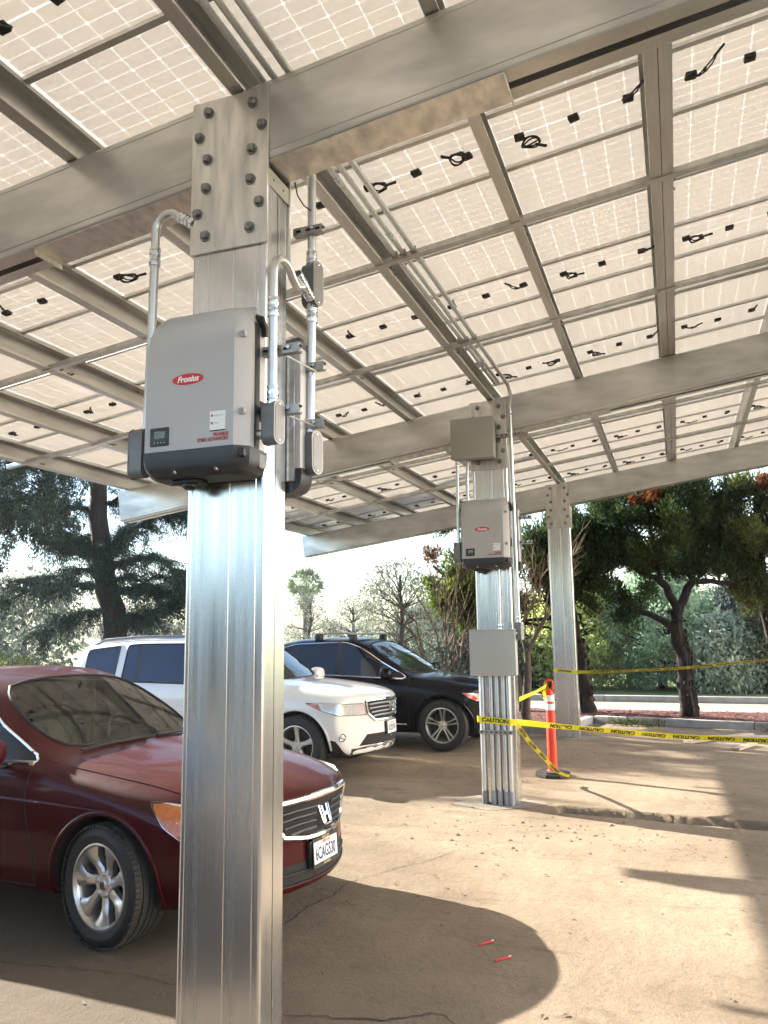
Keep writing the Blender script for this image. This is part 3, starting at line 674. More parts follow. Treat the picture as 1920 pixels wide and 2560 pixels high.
        MB().tube(front_bar(bvh, -.60, .60, .35, .006), .009, 6).build('skid_trim', chrome, t)
        patch(bvh, 'F', [(-.72, .335), (.72, .335), (.72, .255), (-.72, .255)], .004, 3, .02).build('lower_bumper', clad, t)
        p1, _ = project(bvh, 'F', 0, .53); MB().bbox((p1.x-.03, -.175, .455), (p1.x+.008, .175, .625), .006, 2).build('plate_mount', black_pl, t)
        plate(t, (p1.x+.016, 0, .54), 0, '6YZD743', 'California', pl_m, None, 3)
    else:
        gr = patch(bvh, 'F', [(-.36, .84), (.36, .84), (.40, .70), (.28, .38), (-.28, .38), (-.40, .70)], .003, 3, .03).build('grille', dark_hole, t)
        for k in range(9):
            y = -.30+.075*k; pts = [project(bvh, 'F', y, z) for z in np.linspace(.42, .82, 8)]; MB().tube([p + n*.008 for p, n in pts], .006, 5).build('grille_bar', chrome, gr)
        p0, _ = project(bvh, 'F', 0, .76); rings(.15, plane_M(p0 + Vector((.03, 0, 0)), (0, 1, 0), (-.1, 0, 1))).build('badge', chrome, gr)
        for ax in ('R', 'L'): seam(bvh, ax, [(-.55, .36), (-2.3, .36)], .010, .004).build('sill_trim', chrome, t)
    style = 'five' if W_ else 'fivedouble'; emb = None
    for x, stg in ((0, -3 if W_ else 0), (-2.80, 0)):
        for sg in (-1, 1): wheel(t, x, sg*.825, rad-.003, rad, rr, wd, style, sg, stg, WM, emb)
    return t
make_suv('white'); blk_ = make_suv('black')
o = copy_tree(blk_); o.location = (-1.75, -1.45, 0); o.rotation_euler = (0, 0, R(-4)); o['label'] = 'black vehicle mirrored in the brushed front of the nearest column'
# ------------------------------------------------------------------ ground with a cut trench
def vnoise(x, y, seed=0):
    xi, yi = np.floor(x).astype(np.int64), np.floor(y).astype(np.int64); fx, fy = x-xi, y-yi; fx = fx*fx*(3-2*fx); fy = fy*fy*(3-2*fy)
    def h(a, b):
        n = (a*374761393 + b*668265263 + seed*974711) & 0x7fffffff; n = ((n ^ (n >> 13))*1274126177) & 0x7fffffff; return ((n ^ (n >> 16)) & 0xffff)/65535.
    return (h(xi, yi)*(1-fx)+h(xi+1, yi)*fx)*(1-fy) + (h(xi, yi+1)*(1-fx)+h(xi+1, yi+1)*fx)*fy
def fbm(x, y, s=0, o=4): return sum(vnoise(x*2**k, y*2**k, s+k)*.5**k for k in range(o))/sum(.5**k for k in range(o))
gx = np.unique(np.concatenate([[-900, -400, -180, -90, -50, -30, -20], np.arange(-14, .3, .3), np.arange(.3, 4.6, .03), np.arange(4.6, 14, .4), [20, 35, 60, 120, 300, 900]]))
gy = np.unique(np.concatenate([[-300, -100, -40, -16, -8], np.arange(-5, 4.8, .3), np.arange(4.8, 6.2, .025), np.arange(6.2, 11.4, .3), [14, 19, 24, 32, 45, 70, 120, 250, 500, 1200]]))
X, Y = np.meshgrid(gx, gy)
near = (X > -13) & (X < 12) & (Y > -4) & (Y < 11)
Z = np.where(near, (fbm(X*.9, Y*.9, 3)-.5)*.035 + (fbm(X*6, Y*6, 9)-.5)*.008, 0) - .004
yc = 5.555 - .115*(X-.6); e = (fbm(X*5, Y*5, 21)-.5)*.10
inside = np.clip((.185 + e*.7 - np.abs(Y-yc))/.05, 0, 1) * np.clip((X - .60 + (fbm(X*0, Y*7, 4)-.5)*.25)/.06, 0, 1)
Z = Z - inside*(.21 - .10*fbm(X*9, Y*9, 33)*np.clip((yc+.06-Y)/.12, 0, 1) - .03*fbm(X*20, Y*20, 5))
Z = Z + .008*np.clip(1-np.abs(np.abs(Y-yc)-.24)/.06, 0, 1)*(X > .55)*(X < 4.6)*fbm(X*8, Y*8, 6)*(inside < .05)
n = len(gx); idx = np.arange(X.size).reshape(X.shape)
F = np.stack([idx[:-1, :-1], idx[:-1, 1:], idx[1:, 1:], idx[1:, :-1]], -1).reshape(-1, 4)
def ground_mat():
    m = bpy.data.materials.new('dusty_asphalt'); m.use_nodes = True; t = m.node_tree; L = t.links.new; b = t.nodes['Principled BSDF']; b.inputs['Roughness'].default_value = .92; b.inputs['Specular IOR Level'].default_value = .15
    P = node(t, 'ShaderNodeNewGeometry').outputs['Position']
    def nz(sc, det=6, ro=.6, st=(1, 1, 1)):
        mp = node(t, 'ShaderNodeMapping'); mp.inputs['Scale'].default_value = [sc*a for a in st]; L(P, mp.inputs[0]); q = node(t, 'ShaderNodeTexNoise'); q.inputs['Scale'].default_value = 1; q.inputs['Detail'].default_value = det; q.inputs['Roughness'].default_value = ro; L(mp.outputs[0], q.inputs[0]); return q.outputs['Fac']
    def rng(s, a, b_, c=0, d=1):
        r = node(t, 'ShaderNodeMapRange'); L(s, r.inputs['Value'])
        for k, v in zip(('From Min', 'From Max', 'To Min', 'To Max'), (a, b_, c, d)): r.inputs[k].default_value = v
        return r.outputs[0]
    def mix(f, a, b_):
        q = node(t, 'ShaderNodeMix', data_type='RGBA'); L(f, q.inputs['Factor'])
        for s, v in (('A', a), ('B', b_)):
            if isinstance(v, tuple): q.inputs[s].default_value = (*v, 1)
            else: L(v, q.inputs[s])
        return q.outputs['Result']
    c = mix(rng(nz(.55, 7, .65), .40, .62), (.272, .212, .146), (.185, .140, .094))
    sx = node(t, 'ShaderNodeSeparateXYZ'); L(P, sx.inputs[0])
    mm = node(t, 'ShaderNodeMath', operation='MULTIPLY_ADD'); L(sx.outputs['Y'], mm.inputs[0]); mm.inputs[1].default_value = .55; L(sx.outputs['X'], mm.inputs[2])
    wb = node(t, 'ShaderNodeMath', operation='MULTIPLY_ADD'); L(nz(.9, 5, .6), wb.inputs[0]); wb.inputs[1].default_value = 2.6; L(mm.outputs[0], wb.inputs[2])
    c = mix(rng(wb.outputs[0], 1.2, 3.4, .75, 0), c, (.070, .057, .044))  # bare asphalt towards the near left, coloured darker still to deepen its shade
    c = mix(rng(nz(2.2, 9, .75, (.45, 1.4, 1)), .54, .70), c, (.130, .098, .066))
    c = mix(rng(nz(28, 6, .8), .52, .78, 0, .75), c, (.085, .065, .047))
    c = mix(rng(nz(150, 3, .7), .50, .72, 0, .5), c, (.10, .08, .058))
    c = mix(rng(nz(5, 8, .75, (1.6, .5, 1)), .58, .72, 0, .5), c, (.11, .085, .06))
    vo = node(t, 'ShaderNodeTexVoronoi'); vo.inputs['Scale'].default_value = 85; L(P, vo.inputs['Vector'])
    c = mix(rng(vo.outputs['Distance'], .22, .10, 0, .35), c, (.36, .30, .22))
    vo2 = node(t, 'ShaderNodeTexVoronoi'); vo2.inputs['Scale'].default_value = 42; L(P, vo2.inputs['Vector'])
    c = mix(rng(vo2.outputs['Distance'], .12, .06, 0, .6), c, (.07, .05, .035))
    L(c, b.inputs['Base Color'])
    bp = node(t, 'ShaderNodeBump'); bp.inputs['Strength'].default_value = .6; bp.inputs['Distance'].default_value = .012
    ad = node(t, 'ShaderNodeMath', operation='ADD'); L(nz(75, 5, .7), ad.inputs[0]); L(rng(nz(9, 7, .65), .3, .7), ad.inputs[1]); L(ad.outputs[0], bp.inputs['Height']); L(bp.outputs[0], b.inputs['Normal'])
    return m
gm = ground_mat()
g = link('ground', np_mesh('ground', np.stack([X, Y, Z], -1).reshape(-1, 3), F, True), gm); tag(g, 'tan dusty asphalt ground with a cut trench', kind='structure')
def zg(x, y): return float((fbm(np.array([x*.9]), np.array([y*.9]), 3)[0]-.5)*.035 + (fbm(np.array([x*6.]), np.array([y*6.]), 9)[0]-.5)*.008 - .004)
def sheet(name, poly, z, m, label, kind='structure'):
    o = MB().add([(x, y, z) for x, y in poly], [tuple(range(len(poly)))]).build(name, m, flat=True); return tag(o, label, kind=kind)
# cracks
crm = mat('dark_crack', (.035, .027, .02), .95)  # dark brown line colour for the asphalt cracks
def crack(pts, wmax, seed):
    rnd = random.Random(seed); V = []
    pts = dens(pts, .03)
    for i, (x, y) in enumerate(pts):
        a = pts[max(0, i-1)]; b = pts[min(len(pts)-1, i+1)]; d = Vector((b[0]-a[0], b[1]-a[1])).normalized(); k = math.sin(math.pi*(i+.5)/len(pts))**.5
        ox, oy = rnd.uniform(-.012, .012), rnd.uniform(-.012, .012); ww = wmax*k*rnd.uniform(.3, 1)
        V.append([Vector((x+ox-d.y*ww, y+oy+d.x*ww, zg(x, y)+.004)), Vector((x+ox+d.y*ww, y+oy-d.x*ww, zg(x, y)+.004))])
    MB().grid(V).build('ground_crack', crm, g)
crack([(-.42, 2.80), (-.513, 2.644), (-.50, 2.35), (-.57, 2.05), (-.56, 1.73), (-.62, 1.4)], .011, 1)
crack([(-.05, .62), (.455, .738), (.60, .84), (.69, .877), (.78, .80)], .008, 2); crack([(-2.6, .75), (-1.8, .72), (-1.0, .80), (-.3, .70)], .004, 3)
crack([(-.42, 2.80), (-.30, 3.1), (-.12, 3.35), (.05, 3.8)], .006, 4)
# pale grout pads at the column feet
SP = 5.5709; WD, DP = .3918, .2148; ZT, SL, HB = 4.3621, .1377, .4088; AL = math.atan(SL)
pad = mat('grout', (.235, .20, .155), .95, c2=(.17, .14, .10), scale=7, detail=8, bump=.4, bscale=40)
for cx_, cy_, rx, ry, sd_ in ((-.05, SP+.08, .52, .36, 5), (.15, 2*SP+.1, .62, .30, 6), (0, .1, .45, .34, 7)):
    rnd = random.Random(sd_); P = [(cx_ + rx*math.cos(a)*rnd.uniform(.7, 1.1), cy_ + ry*math.sin(a)*rnd.uniform(.7, 1.1)) for a in np.linspace(0, 2*math.pi, 26)[:-1]]
    MB().add([(cx_, cy_, .012)] + [(x, y, zg(x, y)+.004) for x, y in P], [(0, i+1, (i+1) % 25+1) for i in range(25)]).build('grout_patch', pad, g)
# ------------------------------------------------------------------ planting bed, kerbs, road and verge beyond
conc = mat('kerb_concrete', (.36, .345, .32), .9, c2=(.27, .255, .235), scale=5, detail=8, bump=.25, bscale=50)
mulch = mat('mulch', (.115, .030, .018), .95, c2=(.045, .017, .012), scale=26, detail=8, mixlo=.4, mixhi=.6, bump=1, bscale=38)
kp = [(-14, 11.75), (-.10, 11.66), (.20, 13.50), (3.02, 12.98), (9, 11.9)]
def kerb_run(pts, h, wdt, step, name, lab):
    for a, b in zip(pts, pts[1:]):
        a, b = Vector((*a, 0)), Vector((*b, 0)); L_ = (b-a).length; d = (b-a)/L_; k = max(1, round(L_/step)); nrm = Vector((-d.y, d.x, 0))
        for i in range(k):
            M = plane_M(a + d*(L_*i/k), d, nrm); tag(MB().bbox((.006, -.0, -.12), (L_/k-.006, wdt, h), .018, 2, M).build(name, conc), lab, kind='structure')
kerb_run(kp, .135, .15, 3.0, 'kerb', 'concrete kerb edging the mulch bed')
bed = [(-14, 11.86), (-.12, 11.78), (.10, 13.62), (3.02, 13.10), (9, 12.02), (9, 15.05), (-14, 15.15)]
bxs = np.linspace(-14, 9, 150); rows = []
def bed_front(x):
    return 11.79 if x < -.15 else 13.58-.182*(x-.15) if x > .15 else 11.79+(x+.15)/.3*1.79
for k in range(22):
    rows.append([Vector((x, bed_front(x)+(15.1-bed_front(x))*k/21, .095+.03*float(vnoise(np.array([x*3.]), np.array([k*1.3]), 8)[0]))) for x in bxs])
tag(MB().grid(rows).build('mulch_bed', mulch), 'reddish brown mulch bed behind the kerb', kind='structure')
asph = mat('sunlit_road', (.27, .255, .235), .9, c2=(.22, .205, .185), scale=3, bump=.2, bscale=60)
sheet('road', [(-80, 15.12), (80, 14.95), (80, 18.2), (-80, 18.0)], .012, asph, 'pale asphalt road beyond the bed')
verge = mat('dry_verge', (.36, .29, .19), .95, c2=(.28, .22, .14), scale=4, detail=8, bump=.4, bscale=20)
sheet('road_shoulder', [(-80, 17.2), (80, 17.3), (80, 18.4), (-80, 18.2)], .016, verge, 'sandy shoulder strip along the far kerb')
kerb_run([(-40, 18.15), (40, 18.35)], .17, .16, 4, 'kerb', 'far concrete kerb across the road')
lawn = mat('lawn', (.085, .125, .035), .95, c2=(.15, .17, .06), scale=1.2, detail=7, bump=.6, bscale=14)
sheet('lawn', [(-400, 18.3), (400, 18.5), (400, 600), (-400, 600)], .10, lawn, 'grass beyond the far kerb')
# ------------------------------------------------------------------ canopy frame
def chan(mb, w_, d_, t, z0, z1, M, groove=0):               # channel profile: web along x, flanges towards +y
    o = [(-w_/2, d_), (-w_/2, .012), (-w_/2+.004, .004), (-w_/2+.012, 0)]
    if groove:
        for gx_ in sorted(groove): o += [(gx_-.006, 0), (gx_-.003, .003), (gx_+.003, .003), (gx_+.006, 0)]
    o += [(w_/2-.012, 0), (w_/2-.004, .004), (w_/2, .012), (w_/2, d_), (w_/2-t, d_), (w_/2-t, t), (-w_/2+t, t), (-w_/2+t, d_)]
    n_ = len(o); P = [M @ Vector((x, y, z0)) for x, y in o] + [M @ Vector((x, y, z1)) for x, y in o]
    mb.add(P, [(i, (i+1) % n_, n_+(i+1) % n_, n_+i) for i in range(n_)])
    outer = n_-4
    for base, fl in ((0, 0), (n_, 1)):                       # end caps as strips
        a = [base+i for i in range(n_)]
        f1 = [a[0], a[1], a[2], a[3], a[n_-2], a[n_-1]]; f3 = [a[outer-4], a[outer-3], a[outer-2], a[outer-1], a[outer], a[outer+1]]; f2 = a[3:outer-3] + [a[outer+1], a[n_-2]]
        for f_ in (f1, f2, f3): mb.f.append(tuple(f_ if fl else f_[::-1]))
    return mb
BOLTS = [(-.115, 4.282), (.124, 4.277), (.174, 4.153), (-.164, 4.160), (.122, 4.040), (-.117, 4.038), (.116, 3.889), (-.122, 3.891), (.163, 3.768), (-.166, 3.767), (.115, 3.650), (-.121, 3.649)]
bolt_me = MB().lathe([(0, -.024), (.0165, -.024), (.019, -.020), (.019, -.004), (.019, 0)], (0, 0, 0), (0, 1, 0), 6).lathe([(.019, -.005), (.027, -.005), (.0275, 0)], (0, 0, 0), (0, 1, 0), 20).mesh('bolt', 30)
CLAB = ['galvanised steel column with an inverter on its front, beside the maroon sedan', 'galvanised column carrying grey boxes and five conduits beside the trench', 'plain galvanised column at the mulch bed kerb, with nothing mounted on it']
COLS = []
for i in range(3):
    y0 = i*SP; t = thing('steel_column', CLAB[i], 'column', (0, y0, 0), 0, 'columns of the solar canopy'); COLS.append(t)
    zt_ = ZT-HB-.004
    chan(MB(), WD, DP/2-.0045, .007, -.05, zt_, Matrix.Identity(4), (-.165, .16, .028)).build('channel', galv_col, t, ang=25)
    chan(MB(), WD-.003, DP/2-.0045, .007, -.05, zt_, Matrix.Translation((0, DP, 0)) @ Matrix.Rotation(math.pi, 4, 'Z'), (-.165, .165)).build('channel', galv_col, t, ang=25)
    fp = MB().bbox((-.206, -.014, 3.565), (.207, -.0015, 4.348), .003, 1).build('bolted_plate', galv_plate, t)
    bp = MB().bbox((-.206, DP+.0015, 3.565), (.207, DP+.014, 4.348), .003, 1).build('bolted_plate', galv_plate, t)
    for bx_, bz in BOLTS:
        o = link('bolt', bolt_me, bolt_m, fp); o.location = (bx_, -.014, bz); o.rotation_euler = (0, random.uniform(0, 6), 0)
        o = link('bolt', bolt_me, bolt_m, bp); o.location = (bx_, DP+.014, bz); o.rotation_euler = (0, 0, math.pi)
    MB().bbox((WD/2+.001, .002, 3.86), (WD/2+.005, DP-.002, 3.945), .001, 1).build('angle_clip', galv_plate, t)
    for yy in (.055, .155): MB().lathe([(0, .005), (.006, .004), (.008, 0)], (WD/2+.005, yy, 3.905), (1, 0, 0), 8).build('screw', bolt_m, t)
XL, XR = -4.967, 6.6
BLAB = ['long galvanised roof beam crossing above the sedan with two conduits above it', 'galvanised roof beam above the column with the grey boxes', 'galvanised roof beam over the plain column by the mulch bed']
ca = math.cos(AL)
for i in range(3):
    t = thing('roof_beam', BLAB[i], 'beam', (0, i*SP, ZT), 0, 'sloping roof beams of the canopy', (0, -AL, 0))
    u0, u1, h = XL/ca, XR/ca, HB*ca
    Mb = Matrix(((0, 0, 1, 0), (0, 1, 0, 0), (-1, 0, 0, -h/2), (0, 0, 0, 1)))     # profile x -> down, extrude z -> along u
    Mf = Matrix(((0, 0, 1, 0), (0, 1, 0, 0), (1, 0, 0, -h/2), (0, 0, 0, 1)))
    chan(MB(), h, .085, .005, u0, u1, Mf, (-.165, .165)).build('channel', galv_beam, t, ang=25)
    chan(MB(), h, .085, .005, u0, u1, Matrix.Translation((0, DP, 0)) @ Matrix(((0, 0, 1, 0), (0, -1, 0, 0), (1, 0, 0, -h/2), (0, 0, 0, 1))), (-.165, .165)).build('channel', galv_beam, t, ang=25)
    MB().bbox((-1.23, .004, -h-.007), (1.27, DP-.004, -h-.001), .002, 1).build('cover_plate', galv_plate, t)
    for q in (-1.23, 1.27): MB().bbox((q-.004, .01, -h-.04), (q+.004, DP-.01, -h-.0075), .001, 1).build('plate_end', galv_plate, t)
    MB().bbox((u0-.006, -.002, -h-.003), (u0-.001, DP+.002, .002), .001, 1).build('end_cap', galv_plate, t)
PP = .975; PH = .205; YA, YB = -4.70, 12.62
def cpur(mb, sgn, u0=0):
    f, l, t_ = .068, .018, .004
    o = [(0, 0), (f, 0), (f, l), (f-t_, l), (f-t_, t_), (t_, t_), (t_, PH-t_), (f-t_, PH-t_), (f-t_, PH-l), (f, PH-l), (f, PH), (0, PH)]
    n_ = len(o); P = [(u0+sgn*x, y, z) for y in (YA, YB) for x, z in o]
    F_ = [(i, (i+1) % n_, n_+(i+1) % n_, n_+i) for i in range(n_)]; return mb.add(P, F_ if sgn < 0 else [q[::-1] for q in F_])
PUR = list(range(-5, 7))
for k in PUR:
    xk = PP*k-.005
    lab = 'outermost galvanised purlin along the low edge of the canopy' if k == -5 else 'galvanised purlin above the columns with conduits strapped beside it' if k == 0 else 'double galvanised purlin under the solar panels' if k == 2 else 'galvanised purlin, %s bay %s of the purlin with conduits' % (('first', 'second', 'third', 'fourth', 'fifth', 'sixth')[abs(k)-1], 'uphill' if k > 0 else 'downhill')
    t = thing('roof_purlin', lab, 'purlin', (xk, 0, ZT+SL*xk+.003), 0, 'purlins under the solar panels', (0, -AL, 0))
    cpur(MB(), 1).build('channel', galv_purlin, t, flat=True)
    if k == 2: cpur(MB(), -1, -.004).build('channel', galv_purlin, t, flat=True)
STR = [2.0, 3.81, 7.54, 9.55]
SLAB = ['steel brace strap under the purlins, first beyond the sedan column beam', 'steel brace strap under the purlins, next before the beam with the boxes', 'steel brace strap under the purlins, just past the middle beam', 'steel brace strap under the purlins, last before the far beam']
for ys, lb in zip(STR, SLAB):
    t = thing('brace_strap', lb, 'strap', (0, ys, ZT), 0, 'brace straps under the purlins', (0, -AL, 0))
    MB().bbox((XL/ca-.12, -.026, -.008), (XR/ca, .026, -.003), .001, 1).build('flat_leg', galv_purlin, t)
    MB().bbox((XL/ca-.12, -.026, -.0025), (XR/ca, -.021, .035), .001, 1).build('upright_leg', galv_purlin, t)
    for k in PUR[:-2]:
        u = (PP*k-.005)/ca
        for dy in (.11, .24):
            MB().bbox((u+.005, dy, .004), (u+.05, dy+.03, .06), .004, 1).tube([(u+.05, dy+.015, .04), (u+.085, dy+.015, .04)], .008, 6).build('clip', strut_m, t)
# ------------------------------------------------------------------ solar panels
def panel_mats():
    def two(name, c, tr, tw, gloss):
        m = bpy.data.materials.new(name); m.use_nodes = True; t = m.node_tree; b = t.nodes['Principled BSDF']; out = t.nodes['Material Output']
        b.inputs['Base Color'].default_value = (*c, 1); b.inputs['Roughness'].default_value = gloss; b.inputs['Specular IOR Level'].default_value = .5
        tl = node(t, 'ShaderNodeBsdfTranslucent'); tl.inputs[0].default_value = (*tr, 1); mx = node(t, 'ShaderNodeMixShader'); mx.inputs[0].default_value = tw
        t.links.new(b.outputs[0], mx.inputs[1]); t.links.new(tl.outputs[0], mx.inputs[2]); t.links.new(mx.outputs[0], out.inputs[0]); return m
    return two('white_backsheet', (.82, .79, .75), (.91, .88, .83), .45, .18), two('pale_cell', (.83, .80, .755), (.93, .895, .84), .455, .14)
back_m, cell_m = panel_mats()
PW, PL = PP/ca-.008, 2.022; cu, cv = (PW-.05)/6, (PL-.055)/24
lam_me = MB().box((-PW/2+.004, -PL/2+.004, .004), (PW/2-.004, PL/2-.004, .009)).mesh('laminate', flat=True); lam_me.materials.append(back_m)
cb = MB(); ch = .010
for i in range(6):
    for j in range(24):
        x0 = -PW/2+.025+cu*i+.0021; x1 = x0+cu-.0042; y0 = -PL/2+.0275+cv*j+.0017; y1 = y0+cv-.0034
        if j >= 12: y0 += .004; y1 += .004
        else: y0 -= .004; y1 -= .004
        lo, hi = (ch, 0) if j % 2 == 0 else (0, ch)
        p = [(x0+lo, y0), (x1-lo, y0)] + ([(x1, y0+lo)] if lo else []) + ([(x1, y1-hi)] if hi else []) + [(x1-hi, y1), (x0+hi, y1)] + ([(x0, y1-hi)] if hi else []) + ([(x0, y0+lo)] if lo else [])
        cb.add([(x, y, .0028) for x, y in p], [tuple(range(len(p)))[::-1]])
cell_me = cb.mesh('cells', flat=True); cell_me.materials.append(cell_m)
fr = MB(); fh = -.028; fw_ = .026
for sx in (-1, 1):
    fr.box((sx*PW/2-.003*(sx > 0), -PL/2, fh), (sx*PW/2+.003*(sx < 0), PL/2, .010)); fr.box((sx*PW/2-(fw_ if sx > 0 else 0), -PL/2, fh), (sx*PW/2+(fw_ if sx < 0 else 0), PL/2, fh+.003))
    fr.box((-PW/2+.004, sx*PL/2-.003*(sx > 0), fh+.0005), (PW/2-.004, sx*PL/2+.003*(sx < 0), .0095)); fr.box((-PW/2+fw_, sx*PL/2-(.030 if sx > 0 else 0), fh+.0005), (PW/2-fw_, sx*PL/2+(.030 if sx < 0 else 0), fh+.003))
frame_me = fr.mesh('frame', flat=True); frame_me.materials.append(alum)
bar_me = MB().box((-PW/2+.004, -.019, -.022), (PW/2-.004, .019, -.002)).mesh('crossbar', flat=True); bar_me.materials.append(alum)
jb_me = MB().bbox((-.031, -.027, -.024), (.031, .027, .002), .006, 2).mesh('jb'); jb_me.materials.append(black_pl)
def cable_me(sg, style):
    rnd = random.Random(style*7+sg); mb = MB()
    if style == 0:      # folded lead hanging as a narrow loop
        L_ = .22
        for o_ in (-.008, .008):
            mb.tube([(sg*.03+o_, .0, -.02), (sg*.045+o_, -.03, -.035), (sg*.02+o_*2.4, -.09, -.06), (-sg*.01+o_*2, -.16, -.075), (-sg*.03+o_*.3, -L_, -.07)], .0065, 6)
        mb.tube([(-sg*.03, -L_+.02, -.07), (-sg*.055, -L_-.07, -.075)], [.011, .010], 8)
        mb.tube([(sg*.0, -.10, -.072), (sg*.016, -.10, -.05)], .012, 6)
    else:               # round coil
        c = Vector((sg*.075, -.055, -.05))
        for k, rr_ in enumerate((.055, .062, .050)):
            mb.tube([c + Vector((rr_*1.15*math.cos(a), rr_*math.sin(a), .012*k-.012+.01*math.sin(a*2+k))) for a in np.linspace(0, 2*math.pi, 15)], .0065, 6, False)
        mb.tube([(sg*.02, -.02, -.02), (sg*.045, -.02, -.04)], .007, 6); mb.tube([c + Vector((sg*.05, -.02, 0)), c + Vector((sg*.13, -.075, -.005))], [.010, .012], 8)
    me = mb.mesh('cable'); me.materials.append(black_pl); return me
CAB = {(s_, q): cable_me(s_, q) for s_ in (-1, 1) for q in (0, 1)}
PROW = {-2: 'one row short of the sedan beam', -1: 'over the sedan beam', 0: 'first row past the sedan beam', 1: 'second row past the sedan beam', 2: 'over the middle beam', 3: 'first row past the middle beam', 4: 'second row past the middle beam', 5: 'over the far beam'}
ORD = ('first', 'second', 'third', 'fourth', 'fifth')
def plab(kx, ky): return 'solar panel %s, %s bay %s of the conduit purlin' % (PROW[ky], ORD[kx if kx >= 0 else -kx-1], 'uphill' if kx >= 0 else 'downhill')
rnd = random.Random(3)
for ky in range(-2, 6):
    for kx in range(-5, 5):
        xm = PP*(kx+.5)+.03; ym = 1.424+2.036*ky
        t = thing('solar_panel', plab(kx, ky), 'solar panel', (xm-SL*(PH+.031)*ca, ym, ZT+SL*xm+(PH+.034)), 0, 'solar panels roofing the canopy', (0, -AL, 0))
        link('laminate', lam_me, None, t); tag(link('cell_grid', cell_me, None, t), kind='stuff'); link('frame', frame_me, None, t)
        for yy in (-.29, .29): o = link('crossbar', bar_me, None, t); o.location = (0, yy, 0)
        for q in (-1, 0, 1):
            j_ = link('junction_box', jb_me, None, t); j_.location = (q*.32 + rnd.uniform(-.01, .01), rnd.uniform(-.02, .02), 0); j_.rotation_euler = (0, 0, rnd.uniform(-.2, .2))
            if q: c_ = link('cable', CAB[(-q if q > 0 else 1, 0 if rnd.random() < (.92 if q > 0 else .72) else 1)], None, j_); c_.scale = (rnd.uniform(.6, .95), rnd.uniform(.65, 1.0), .8); c_.rotation_euler = (0, 0, rnd.uniform(-.5, .5) + (.0 if q > 0 else .9))
